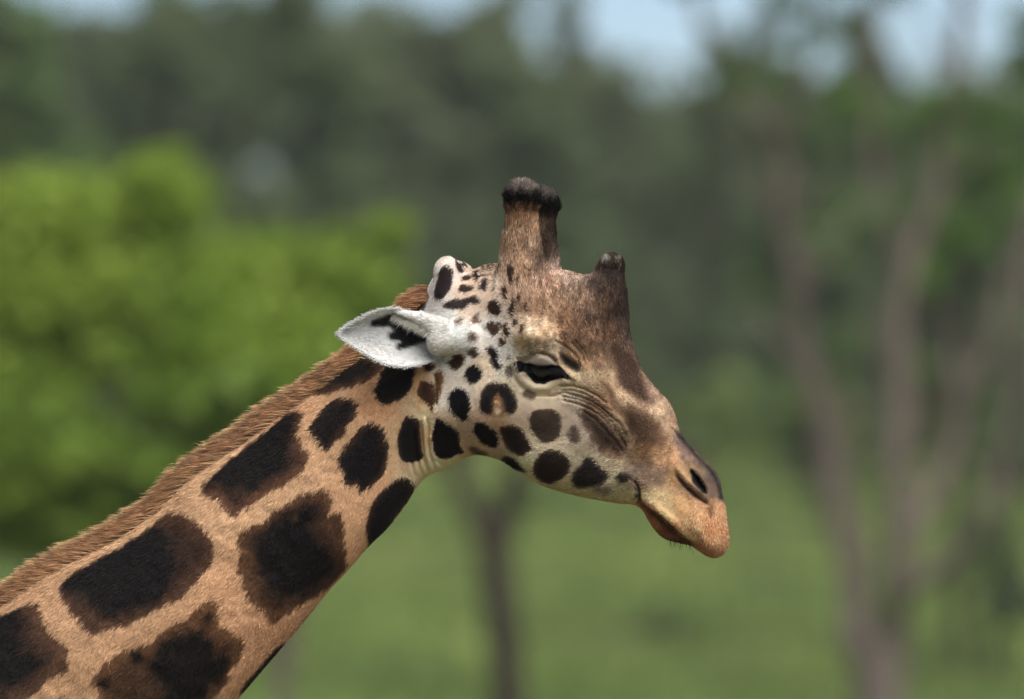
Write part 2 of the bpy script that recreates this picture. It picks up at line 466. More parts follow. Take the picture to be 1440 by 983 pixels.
# far wood that reads as one mass
cl = []
for q in range(800):
    dd = random.uniform(270, 330); px = random.uniform(-2000, 3450)
    p = at(px, random.uniform(50 if px < 640 else 120, 620), dd)
    cl.append((p, 2.0, 2.0, 1.5, 1))
V, F = leaves(cl, 120000, 0.32)
o = add('far_woodland', mesh_np('far_woodland', V, F, False), L_grey)
tag(o, 'far off woodland closing the meadow behind the trees', 'woodland', kind='stuff')

# grass tufts
n = 30000
dd = 80+170*rng.random(n)**1.3
gxp = (rng.random(n)*1800-180-720)*S*dd/FD
gyp = dd-FD; gzp = ground_z(gxp, gyp)
hh = 0.12+0.22*rng.random(n); ang = rng.random(n)*6.28; wd = 0.03+0.03*rng.random(n)
lean = rng.normal(0, 0.06, (n, 2))
V = np.empty((n, 3, 3))
V[:, 0] = np.stack([gxp-np.cos(ang)*wd, gyp-np.sin(ang)*wd, gzp-0.02], 1)
V[:, 1] = np.stack([gxp+np.cos(ang)*wd, gyp+np.sin(ang)*wd, gzp-0.02], 1)
V[:, 2] = np.stack([gxp+lean[:, 0], gyp+lean[:, 1], gzp+hh], 1)
o = add('meadow_grass', mesh_np('meadow_grass', V.reshape(-1, 3), np.arange(3*n).reshape(-1, 3), False), L_grass)
tag(o, 'short green grass covering the open meadow', 'grass', kind='stuff')

# ================================================================== THE GIRAFFE
ALPHA = R_(16); ROLL = 0.10; PIV = 620.0
def turn(u): return sstep(530, 700, u)
def deform(u, v, w):
    """rest space (photo pixels: profile plane u v, lateral w) -> turned head, still in pixels (x, v, depth)"""
    t = turn(u); a = ALPHA*t
    return PIV+(u-PIV)*np.cos(a)+w*np.sin(a), v+ROLL*w*t, -(u-PIV)*np.sin(a)+w*np.cos(a)
def world(u, v, w):
    x, y, z = deform(u, v, w)
    return np.stack([(x-720)*S, z*S, CH-(y-491.5)*S], -1)
def to_px(Wd):
    k = FD/(FD+Wd[..., 1])
    return 720+Wd[..., 0]/S*k, 491.5+(CH-Wd[..., 2])/S*k
def near_px(u, v, w):
    u, v, w = np.broadcast_arrays(u, v, w)
    return to_px(world(u, v, np.where((v < 392) & (u > 640), w, -np.abs(w))))
def rest_mid(px, py, w=0.0):
    """rest coordinates whose projection is the photo point, at lateral offset w"""
    u = np.array(px, float); v = np.array(py, float)
    for _ in range(12):
        a, b = to_px(world(u, v, np.full_like(u, w)))
        u = u+(px-a); v = v+(py-b)
    return u, v

# zoom windows used when tracing: (x0, y0, scale)
Z = {1: (580, 240, 4.0), 2: (460, 380, 4.0), 3: (680, 420, 4.0), 4: (540, 500, 4.0), 5: (780, 580, 4.468),
     6: (260, 480, 4.0), 7: (200, 660, 4.0), 8: (0, 700, 3.4725), 'e': (700, 430, 7.994), 'r': (470, 420, 7.2), 0: (0, 0, 1.0)}
def zp(z, pts):
    x0, y0, s = Z[z]
    return [(x0+a/s, y0+b/s) for a, b in pts]

outline = [(590, 440), (598, 418), (606, 398), (618, 386), (640, 384), (668, 380), (695, 372), (740, 376), (795, 381), (815, 386), (835, 388), (862, 392),
 (875, 405), (879, 430), (882, 460), (892, 496), (904, 524), (922, 546), (938, 563), (948, 582), (953, 602), (966, 622), (986, 643), (1001, 656),
 (1010, 672), (1014, 692), (1018, 712), (1020, 732), (1023, 752), (1021, 770), (1011, 781), (999, 783), (986, 776), (972, 767), (955, 763), (935, 757), (921, 744), (912, 730),
 (903, 716), (889, 709), (868, 707), (838, 702), (800, 694), (762, 682), (735, 667), (712, 651), (695, 644), (672, 639), (655, 643), (643, 650),
 (632, 655), (620, 661), (606, 667), (594, 675), (583, 689), (568, 712), (545, 742), (518, 768), (490, 800), (462, 830), (430, 870), (400, 905), (370, 940), (335, 981),
 (290, 1032), (200, 1135), (110, 1240), (0, 1290), (-110, 1250), (-170, 1120), (-160, 1000), (-100, 905), (0, 842), (60, 800), (150, 753), (215, 710), (262, 664), (330, 617), (380, 580), (430, 547), (500, 494), (545, 460)]
ol = np.array(outline, float)
ou, ov = rest_mid(ol[:, 0], ol[:, 1])
OUT = catmull(np.stack([ou, ov], 1), True, 3)

H = 2.0
us = np.concatenate([np.arange(-190, 560, 3.0), np.arange(560, 1075, 1.5)]); vs = np.concatenate([np.arange(236, 800, 1.6), np.arange(800, 1310, 3.0)])
nh = 72; ws = (np.arange(nh)-nh+0.5)*H          # negative half (the near side)
U, Vv = np.meshgrid(us, vs, indexing='ij')

WT = [(-100, 1100, 108), (100, 900, 96), (200, 860, 92), (300, 720, 84), (420, 720, 80), (400, 600, 74), (500, 620, 70), (560, 560, 66), (550, 680, 62), (600, 500, 64),
      (640, 410, 62), (660, 450, 72), (640, 560, 70), (620, 640, 48), (700, 440, 74), (700, 500, 80), (690, 570, 76), (700, 630, 58), (760, 500, 90), (755, 450, 80), (760, 560, 78), (760, 640, 58),
      (800, 400, 62), (850, 400, 42), (860, 450, 56), (820, 470, 80), (830, 530, 76), (880, 500, 52), (830, 600, 62), (820, 670, 46), (880, 560, 58), (900, 600, 54), (880, 660, 46), (870, 695, 36), (930, 590, 42),
      (930, 640, 48), (960, 650, 46), (990, 665, 40), (1000, 690, 40), (950, 700, 48), (980, 730, 47), (1005, 760, 40), (940, 735, 42)]
RT = [(-100, 1100, 150), (150, 900, 150), (350, 720, 122), (500, 620, 100), (580, 560, 88), (620, 450, 60), (640, 620, 55), (700, 420, 55), (700, 560, 70), (720, 640, 50), (800, 420, 55), (870, 440, 42),
      (820, 560, 66), (820, 670, 44), (900, 560, 46), (890, 640, 50), (880, 690, 34), (950, 620, 36), (990, 660, 30), (1000, 720, 34), (1000, 765, 30), (940, 750, 28)]

mouth = zp(5, [(520, 545), (560, 575), (600, 602), (680, 652), (760, 732), (820, 782), (872, 828)])
lower_lip = zp(5, [(420, 565), (540, 566), (600, 606), (680, 656), (760, 736), (820, 786), (880, 836), (860, 900), (700, 860), (600, 790), (540, 690), (480, 620)])
eye_open = zp('e', [(225, 630), (300, 640), (370, 662), (450, 682), (560, 680), (660, 674), (720, 720), (780, 790), (810, 830), (740, 810), (640, 825), (560, 850), (490, 865), (430, 855), (380, 820), (340, 760), (290, 730), (250, 735)])
eye_lid = zp('e', [(300, 640), (345, 620), (390, 575), (470, 550), (560, 570), (620, 600), (670, 655), (700, 690), (560, 690), (440, 685), (360, 660)])
eye_pocket = zp('e', [(690, 540), (760, 560), (860, 620), (925, 690), (905, 760), (850, 740), (780, 690), (710, 630)])
nostril = zp(5, [(852, 365), (872, 368), (905, 400), (938, 448), (958, 500), (945, 512), (905, 478), (868, 428)])
# creases: (polyline, depth, sigma); negative depth = ridge
creases = [
 (zp(3, [(430, 492), (500, 490), (560, 505), (640, 545), (690, 590)]), 4.5, 1.7), (zp(3, [(300, 545), (400, 545), (450, 525), (520, 545), (600, 570), (660, 610), (720, 660), (770, 700), (800, 760)]), 5.0, 1.8),
 (zp(3, [(430, 510), (500, 516), (580, 538), (650, 580), (720, 635)]), 3.0, 1.5), (zp(3, [(440, 548), (530, 566), (600, 594), (660, 632), (720, 690), (780, 765)]), 3.5, 1.6),
 (zp(3, [(450, 570), (530, 590), (600, 620), (650, 650), (700, 700), (760, 770), (800, 830)]), 5.0, 1.8), (zp(3, [(560, 630), (640, 680), (700, 750), (740, 800), (780, 850)]), 4.0, 2.4),
 (zp(3, [(600, 545), (680, 600), (760, 680), (800, 740)]), -2.5, 4.0), (zp(3, [(640, 655), (720, 730), (770, 790)]), -1.5, 2.5),
 (zp(3, [(430, 215), (500, 255), (540, 300), (565, 360)]), 3.0, 1.6), (zp(3, [(410, 240), (480, 285), (525, 335), (540, 380)]), 3.0, 1.6), (zp(3, [(450, 205), (520, 245), (560, 295), (580, 350)]), 2.2, 1.6),
 (zp('e', [(215, 600), (330, 620), (400, 560), (480, 535), (570, 555), (660, 620)]), 6.0, 2.4),
 (zp('e', [(215, 650), (240, 760), (310, 860), (420, 920), (540, 925), (660, 880), (760, 850)]), -3.6, 6.0),
 (zp('e', [(150, 700), (190, 820), (280, 930), (400, 985), (560, 980)]), 3.0, 3.0),
 (zp('e', [(670, 560), (720, 680), (800, 770), (870, 820)]), -4.5, 3.0),
 (zp(4, [(205, 380), (210, 480), (222, 580), (250, 655)]), 4, 2.0), (zp(4, [(246, 360), (250, 470), (262, 560), (292, 645)]), 4, 2.0), (zp(4, [(285, 590), (320, 610), (335, 640)]), 5, 2.2), (zp(4, [(365, 565), (385, 600)]), 4, 2.2),
 (zp(4, [(228, 360), (232, 470), (243, 570), (270, 650)]), -4, 3.0), (zp(4, [(264, 460), (276, 570), (312, 640)]), -4, 3.0), (zp(4, [(175, 440), (180, 520), (190, 600), (215, 670)]), 2.2, 2.4), (zp(4, [(192, 400), (198, 520), (208, 600), (235, 665)]), -3, 2.5), (zp(4, [(150, 600), (175, 680)]), 4, 2.2),
 (zp(4, [(285, 110), (292, 180), (290, 270)]), 5, 2.4),
 (zp('r', [(1080, 440), (1085, 520), (1050, 590)]), 4, 2), (zp('r', [(1120, 470), (1125, 550), (1090, 630)]), 4, 2), (zp('r', [(1160, 520), (1155, 590), (1120, 650)]), 3.5, 2),
 (zp(5, [(775, 405), (830, 470), (880, 520), (950, 570)]), 7, 3.2), (zp(5, [(780, 360), (835, 425), (900, 480), (958, 530)]), -5, 3.2), (zp(5, [(860, 335), (930, 370), (975, 430), (985, 510)]), -4, 4.5),
 (mouth, 7, 2.0), (zp(5, [(530, 520), (610, 575), (700, 640), (790, 730), (880, 810)]), -2.4, 5.5), (zp(5, [(500, 430), (530, 470), (538, 550)]), 5, 2.6),
]
bumps = [  # px, py, sx, sy, height
 (753, 473, 26, 17, 25), (763, 505, 20, 12, 6), (690, 570, 45, 48, 7), (700, 505, 26, 26, -5), (640, 600, 22, 40, -5), (722, 448, 24, 40, 4), (880, 560, 26, 20, 6), (905, 588, 22, 16, 6),
 (858, 622, 22, 22, -8), (930, 625, 18, 16, -3), (860, 680, 30, 12, 4), (985, 735, 22, 26, 4), (820, 500, 16, 16, -5), (800, 640, 40, 26, 3), (705, 568, 9, 7, 3),
 (470, 600, 90, 20, 3), (300, 800, 60, 60, 3), (430, 690, 50, 40, 3), (560, 610, 22, 80, -4), (520, 700, 20, 60, 3)]

def fields():
    base = np.full(U.shape, 65.0)
    for _ in range(2):
        px, py = near_px(U, Vv, base)
        base = shep(px, py, WT, 26, 2.0)
    px, py = near_px(U, Vv, base)
    Rr = shep(px, py, RT, 34, 2.0)
    d = poly_sd(U, Vv, OUT)
    g_ = np.clip((Rr-d)/Rr, 0, None)
    prof = np.sqrt(np.clip(1-g_*g_, 0.0, 1))            # how far the side stands out here
    px, py = near_px(U, Vv, base*np.maximum(prof, 0.3))
    W = base.copy()
    for bx, by, sx, sy, hgt in bumps:
        W += hgt*np.exp(-((px-bx)/sx)**2-((py-by)/sy)**2)
    for pts, dep, sg in creases:
        dd_ = seg_dist(px, py, pts, False)
        W -= dep*1.15*np.exp(-(dd_/sg)**2)
    W -= 13*sstep(-3, 5, poly_sd(px, py, lower_lip))
    W -= 13*sstep(-1.0, 3.5, poly_sd(px, py, eye_open))
    W += 2.5*sstep(-2, 4, poly_sd(px, py, eye_lid))
    W -= 9*sstep(-4, 6, poly_sd(px, py, eye_pocket))
    W -= 17*sstep(-1.5, 4.0, poly_sd(px, py, nostril))
    W += (fbm(px/38, py/38, 3)-0.5)*7*sstep(560, 400, px)+(fbm(px/16, py/16, 9)-0.5)*2.2
    W = np.maximum(W, 7)
    return W, Rr, g_
Wf, Rf, Gf = fields()
w3 = np.abs(ws)[None, None, :].astype(np.float32)
G3 = Gf[..., None].astype(np.float32); W3 = Wf[..., None].astype(np.float32)
h3 = np.sqrt(G3*G3+(w3/W3)**2)
f = (h3-1)*(np.minimum(W3, 90))
del h3

def smin(a, b, k):
    h = np.clip(0.5+0.5*(b-a)/k, 0, 1)
    return b+(a-b)*h-k*h*(1-h)
def cone(p0, p1, r0, r1, k, sq=1.0):
    """smooth-union a round cone; points are rest (u, v, w<0)"""
    lo = np.minimum(p0, p1)-max(r0, r1)-3*k; hi = np.maximum(p0, p1)+max(r0, r1)+3*k
    i0, i1 = np.searchsorted(us, [lo[0], hi[0]]); j0, j1 = np.searchsorted(vs, [lo[1], hi[1]]); k0, k1 = np.searchsorted(ws, [lo[2], hi[2]])
    if k0 >= k1: return
    a = us[i0:i1, None, None]-p0[0]; b = vs[None, j0:j1, None]-p0[1]; c = ws[None, None, k0:k1]-p0[2]
    d_ = np.subtract(p1, p0); L2 = float(np.dot(d_, d_))+1e-9
    t = np.clip((a*d_[0]+b*d_[1]+c*d_[2])/L2, 0, 1)
    dist = np.sqrt((a-t*d_[0])**2+(b-t*d_[1])**2+((c-t*d_[2])*sq)**2)-(r0+(r1-r0)*t)
    f[i0:i1, j0:j1, k0:k1] = smin(f[i0:i1, j0:j1, k0:k1], dist.astype(np.float32), k)
def rp(px, py, w):
    u, v = rest_mid(np.float64(px), np.float64(py), w); return (float(u), float(v), float(w))
# main horns, flared at the foot and knobbed at the tip
cone(rp(736, 425, -38), rp(732, 345, -45), 44, 27, 16)
cone(rp(733, 350, -45), rp(733.5, 296, -47), 27, 21.5, 6)
cone(rp(734, 285, -47.5), rp(734.5, 279, -48), 23.5, 25.5, 4)
# median horn and the forehead below it
cone(rp(850, 440, 0), rp(857, 385, 0), 30, 20, 14)
cone(rp(857, 385, 0), rp(861, 374, 0), 20, 17, 5)
cone(rp(857, 374, -8), rp(857, 373, -9), 15, 14, 4)
# the pair of bumps at the back of the skull
cone(rp(633, 405, -36), rp(629, 382, -40), 25, 21, 12)
# root of the ear
cone(rp(655, 474, -66), rp(618, 478, -86), 24, 21, 10)
cone(rp(625, 466, -84), rp(592, 447, -104), 18, 8, 5)
cone(rp(592, 447, -104), rp(556, 437, -117), 8, 2.5, 4)

def surface_nets(Fd, ax):
    nx, ny, nz = Fd.shape
    neg = Fd < 0
    c = neg[:-1, :-1, :-1].astype(np.int8)
    for i, j, k in [(0, 0, 1), (0, 1, 0), (0, 1, 1), (1, 0, 0), (1, 0, 1), (1, 1, 0), (1, 1, 1)]:
        c += neg[i:nx-1+i, j:ny-1+j, k:nz-1+k]
    act = np.argwhere((c > 0) & (c < 8)); del c
    idx = np.full((nx-1, ny-1, nz-1), -1, np.int32); idx[act[:, 0], act[:, 1], act[:, 2]] = np.arange(len(act))
    corner = {}
    for i in (0, 1):
        for j in (0, 1):
            for k in (0, 1): corner[(i, j, k)] = Fd[act[:, 0]+i, act[:, 1]+j, act[:, 2]+k].astype(np.float64)
    pos = np.zeros((len(act), 3)); cnt = np.zeros(len(act))
    for a_ in range(3):
        for p in (0, 1):
            for q in (0, 1):
                c0 = [0, 0, 0]; o = [x for x in range(3) if x != a_]; c0[o[0]] = p; c0[o[1]] = q
                c1 = list(c0); c1[a_] = 1
                v0 = corner[tuple(c0)]; v1 = corner[tuple(c1)]
                m = (v0 < 0) != (v1 < 0); t = np.where(m, v0/np.where(m, v0-v1, 1), 0)
                e = np.array(c0, float)[None]+t[:, None]*np.eye(3)[a_][None]
                pos += np.where(m[:, None], e, 0); cnt += m
    pos = pos/cnt[:, None]+act
    Vt = np.stack([np.interp(pos[:, q], np.arange(Fd.shape[q]), ax[q]) for q in range(3)], 1)
    quads = []
    for a_ in range(3):
        o = [x for x in range(3) if x != a_]
        sl0 = [slice(1, -1)]*3; sl0[a_] = slice(0, -1); sl1 = [slice(1, -1)]*3; sl1[a_] = slice(1, None)
        n0 = neg[tuple(sl0)]; n1 = neg[tuple(sl1)]
        e = np.argwhere(n0 != n1)
        first = n0[e[:, 0], e[:, 1], e[:, 2]]
        g0 = e.copy(); g0[:, o[0]] += 1; g0[:, o[1]] += 1
        def cell(p, q):
            gg = g0.copy(); gg[:, o[0]] -= p; gg[:, o[1]] -= q
            return idx[gg[:, 0], gg[:, 1], gg[:, 2]]
        qd = np.stack([cell(1, 1), cell(0, 1), cell(0, 0), cell(1, 0)], 1)
        flip = first if a_ != 1 else ~first
        qd[~flip] = qd[~flip][:, ::-1]
        quads.append(qd)
    return Vt, np.concatenate(quads)

f_full = np.concatenate([f, f[:, :, ::-1]], 2)
w_full = np.concatenate([ws, -ws[::-1]])
BV, BF = surface_nets(f_full, (us, vs, w_full))
del f_full, f
# smooth away the grid steps a little
def laplace(Vt, F, it, lam=0.5):
    e = np.concatenate([F[:, [0, 1]], F[:, [1, 2]], F[:, [2, 3]], F[:, [3, 0]]]); e = np.concatenate([e, e[:, ::-1]])
    deg = np.bincount(e[:, 0], minlength=len(Vt)).astype(float)
    for s in range(it):
        acc = np.stack([np.bincount(e[:, 0], weights=Vt[e[:, 1], q], minlength=len(Vt)) for q in range(3)], 1)
        Vt = Vt+(lam if s % 2 == 0 else -lam*1.04)*(acc/deg[:, None]-Vt)
    return Vt
BV = laplace(BV, BF, 4)

# --- trunk, legs and tail outside the frame (same body mesh, coarser)
def body_rest():
    h = 14.0
    a = np.arange(-2900, 60, h); b = np.arange(880, 3760, h); c = np.arange(-470, 471, h)
    D = np.full((len(a), len(b), len(c)), 1e3, np.float32)
    def cc(p0, p1, r0, r1, k):
        lo = np.minimum(p0, p1)-max(r0, r1)-2*k; hi = np.maximum(p0, p1)+max(r0, r1)+2*k
        i0, i1 = np.searchsorted(a, [lo[0], hi[0]]); j0, j1 = np.searchsorted(b, [lo[1], hi[1]]); k0, k1 = np.searchsorted(c, [lo[2], hi[2]])
        x = a[i0:i1, None, None]-p0[0]; y = b[None, j0:j1, None]-p0[1]; z_ = c[None, None, k0:k1]-p0[2]
        d_ = np.subtract(p1, p0); L2 = float(np.dot(d_, d_))+1e-9
        t = np.clip((x*d_[0]+y*d_[1]+z_*d_[2])/L2, 0, 1)
        dist = np.sqrt((x-t*d_[0])**2+(y-t*d_[1])**2+(z_-t*d_[2])**2)-(r0+(r1-r0)*t)
        D[i0:i1, j0:j1, k0:k1] = smin(D[i0:i1, j0:j1, k0:k1], dist.astype(np.float32), k)
    cc((-20, 1080, 0), (-400, 1330, 0), 118, 185, 40)
    cc((-400, 1330, 0), (-800, 1560, 0), 185, 260, 60)
    cc((-900, 1720, 0), (-2150, 1850, 0), 370, 320, 120)
    cc((-800, 1600, 0), (-1100, 1500, 0), 200, 190, 100)
    for s in (-1, 1):
        cc((-830, 1850, s*190), (-815, 2720, s*150), 150, 66, 60)
        cc((-815, 2720, s*150), (-830, 3600, s*140), 60, 42, 25); cc((-830, 3600, s*140), (-805, 3700, s*140), 48, 55, 20)
        cc((-2230, 1900, s*190), (-2150, 2500, s*150), 210, 95, 60)
        cc((-2150, 2500, s*150), (-2330, 2820, s*145), 85, 60, 30)
        cc((-2330, 2820, s*145), (-2290, 3600, s*140), 55, 42, 25); cc((-2290, 3600, s*140), (-2265, 3700, s*140), 48, 55, 20)
    cc((-2450, 1720, 0), (-2560, 2500, 0), 40, 18, 40)
    return surface_nets(D, (a, b, c))
RV, RF = body_rest()

# --- ears (thin cupped leaves, both sides)
def ear_mesh():
    up = catmull([(632, 452), (600, 445), (572, 437.5), (546, 433.5), (520, 441), (500, 451), (484, 462), (478, 470)], False, 6)
    lo = catmull([(632, 492), (612, 505), (590, 513), (566, 516), (540, 511), (512, 496), (490, 482), (479, 472)], False, 6)
    ns, ncr = 44, 24
    def res(Pl):
        L = np.r_[0, np.cumsum(np.linalg.norm(np.diff(Pl, axis=0), axis=1))]; t = np.linspace(0, L[-1], ns)
        return np.stack([np.interp(t, L, Pl[:, 0]), np.interp(t, L, Pl[:, 1])], 1)
    A = res(lo); Bq = res(up); s = np.linspace(0, 1, ns)
    c = np.linspace(-1, 1, ncr)
    pts = []
    for side in (0, 1):
        for i in range(ns):
            hw = 0.5*np.linalg.norm(Bq[i]-A[i])
            for q in c:
                p = A[i]*(1-q)/2+Bq[i]*(1+q)/2
                cup = min(26, hw*0.62)*(1-abs(q)**2.4)
                w = -(66+62*float(sstep(-0.05, 0.62, s[i])))+cup
                th = 1.3+2.0*(1-s[i])
                w += side*th*2*(1-abs(q)**6)
                # rolled rim towards the viewer
                w -= 3.0*max(0, abs(q)-0.86)/0.14
                pts.append((p[0], p[1], w))
    pts = np.array(pts)
    k = np.arange(ns*ncr).reshape(ns, ncr); k2 = k+ns*ncr
    F = [np.stack([k[:-1, :-1], k[1:, :-1], k[1:, 1:], k[:-1, 1:]], -1).reshape(-1, 4),
         np.stack([k2[:-1, :-1], k2[:-1, 1:], k2[1:, 1:], k2[1:, :-1]], -1).reshape(-1, 4)]
    for col in (0, ncr-1):
        F.append(np.stack([k[:-1, col], k2[:-1, col], k2[1:, col], k[1:, col]], -1))
    F.append(np.stack([k[-1, :-1], k2[-1, :-1], k2[-1, 1:], k[-1, 1:]], -1))
    u, v = rest_mid(pts[:, 0], pts[:, 1], pts[:, 2])
    return np.stack([u, v, pts[:, 2]], 1), np.concatenate(F), ns*ncr
EV, EF, en = ear_mesh()
EV2 = EV*np.array([1, 1, -1]); EF2 = EF[:, ::-1]

allR = np.concatenate([BV, EV, EV2, RV]); nB, nE = len(BV), len(EV)
allF = np.concatenate([BF, EF+nB, EF2+nB+nE, RF+nB+2*nE])
PW = world(allR[:, 0], allR[:, 1], allR[:, 2])
part = np.concatenate([np.zeros(nB), np.ones(2*nE), np.full(len(RV), 2)])

# ---------------------------------------------------------------- coat colours
BASE = [
 (300, 700, 204, 163, 118), (100, 880, 196, 154, 110), (60, 960, 190, 148, 104), (200, 800, 204, 163, 118), (450, 600, 202, 159, 113), (540, 560, 196, 144, 92), (580, 600, 188, 146, 100), (520, 720, 204, 158, 112),
 (480, 780, 202, 155, 108), (380, 900, 200, 150, 104), (520, 660, 202, 155, 108), (330, 850, 205, 158, 112), (420, 570, 196, 150, 104), (250, 960, 198, 150, 102),
 (597, 590, 205, 190, 155), (592, 650, 205, 185, 148), (610, 655, 205, 195, 160), (628, 650, 200, 190, 155), (592, 560, 190, 160, 120), (580, 540, 188, 148, 104), (575, 640, 195, 158, 115),
 (640, 390, 228, 214, 204), (612, 430, 226, 216, 206), (600, 440, 226, 222, 215), (655, 400, 222, 196, 172), (660, 430, 222, 200, 180), (650, 470, 226, 224, 216), (625, 450, 226, 224, 214), (690, 460, 226, 218, 208),
 (640, 500, 222, 216, 202), (690, 400, 216, 192, 172), (700, 430, 214, 192, 172), (640, 540, 216, 204, 188), (625, 560, 220, 208, 192), (620, 590, 206, 184, 156), (680, 520, 214, 194, 170), (720, 540, 200, 184, 160), (660, 600, 200, 174, 148), (650, 620, 196, 172, 145), (700, 645, 186, 168, 140),
 (715, 520, 206, 196, 176), (760, 640, 204, 188, 164), (820, 640, 198, 184, 160), (870, 680, 204, 192, 160), (810, 692, 196, 184, 145), (745, 645, 210, 200, 165), (740, 575, 204, 184, 162), (800, 575, 196, 176, 154), (840, 620, 196, 178, 156), (780, 560, 200, 182, 158), (700, 600, 196, 168, 138),
 (760, 547, 208, 192, 164), (730, 525, 206, 190, 164), (790, 540, 194, 174, 144), (815, 530, 200, 178, 140), (712, 490, 222, 214, 202), (715, 470, 212, 192, 172),
 (750, 462, 204, 180, 154), (765, 470, 188, 162, 134), (745, 490, 164, 148, 124), (775, 488, 158, 142, 120), (735, 480, 198, 172, 136),
 (735, 330, 154, 128, 106), (728, 305, 142, 112, 88), (745, 305, 142, 112, 88), (712, 340, 162, 136, 112), (725, 385, 180, 150, 126), (735, 370, 170, 142, 118), (752, 390, 150, 124, 106), (770, 300, 80, 62, 50), (778, 322, 96, 78, 64), (771, 340, 100, 82, 70), (768, 360, 104, 88, 76), (783, 348, 140, 120, 106), (752, 320, 154, 127, 104), (754, 345, 162, 138, 117), (788, 368, 190, 166, 150), (735, 420, 160, 134, 114), (705, 380, 190, 162, 138), (720, 410, 186, 160, 138),
 (770, 400, 150, 122, 104), (790, 385, 176, 148, 130), (820, 385, 170, 142, 122), (785, 410, 148, 122, 100), (820, 420, 130, 104, 83), (860, 420, 78, 60, 48), (850, 385, 72, 58, 50), (872, 385, 72, 58, 50), (840, 400, 84, 66, 56), (866, 402, 72, 56, 46), (845, 430, 96, 72, 54), (862, 440, 76, 58, 46), (856, 466, 104, 76, 55), (800, 450, 144, 110, 83), (760, 435, 156, 128, 104), (830, 450, 106, 82, 64), (872, 455, 80, 62, 52),
 (850, 480, 120, 90, 68), (820, 470, 146, 112, 84), (800, 475, 148, 115, 88), (875, 500, 90, 70, 60), (890, 500, 110, 92, 84), (822, 505, 158, 124, 92), (840, 510, 138, 106, 80), (835, 530, 188, 160, 124), (820, 515, 176, 140, 100), (860, 535, 188, 158, 122), (875, 555, 205, 172, 134), (900, 545, 160, 130, 108), (915, 560, 170, 138, 114), (895, 562, 205, 176, 142),
 (930, 580, 205, 174, 140), (945, 595, 190, 154, 120), (925, 600, 206, 178, 142), (890, 585, 160, 122, 84), (915, 612, 124, 98, 76), (898, 640, 132, 110, 88), (860, 560, 176, 136, 100), (865, 600, 186, 158, 124), (880, 620, 176, 148, 116), (860, 650, 180, 164, 138), (845, 580, 150, 116, 90),
 (945, 640, 190, 152, 118), (935, 625, 176, 140, 106), (965, 635, 110, 92, 82), (985, 652, 96, 82, 72), (958, 618, 128, 108, 96), (950, 680, 192, 152, 108), (910, 675, 156, 132, 112), (925, 670, 150, 126, 106), (890, 670, 140, 122, 108), (960, 710, 224, 174, 118), (930, 700, 220, 188, 138), (915, 700, 214, 190, 148), (940, 715, 224, 188, 134),
 (1000, 740, 196, 140, 92), (1012, 760, 210, 158, 110), (980, 740, 208, 164, 116), (990, 770, 190, 136, 92), (1010, 720, 208, 160, 114), (965, 750, 222, 176, 122), (985, 710, 204, 158, 112), (940, 748, 150, 94, 54), (915, 728, 176, 118, 72), (960, 762, 110, 70, 44), (905, 715, 190, 130, 92),
 (885, 700, 208, 194, 156), (975, 665, 164, 138, 108), (985, 690, 150, 118, 90), (1000, 690, 120, 98, 82), (1003, 670, 92, 82, 76), (965, 675, 176, 142, 104)]
KD = (35, 26, 22); BR = (96, 62, 38)
def sp(z, pts, edge, core, cw, soft=1.0, op=1.0): return (zp(z, pts), edge, core, cw, soft, op)
g1 = (72, 61, 55); db = (70, 52, 42); bk = (38, 32, 30)
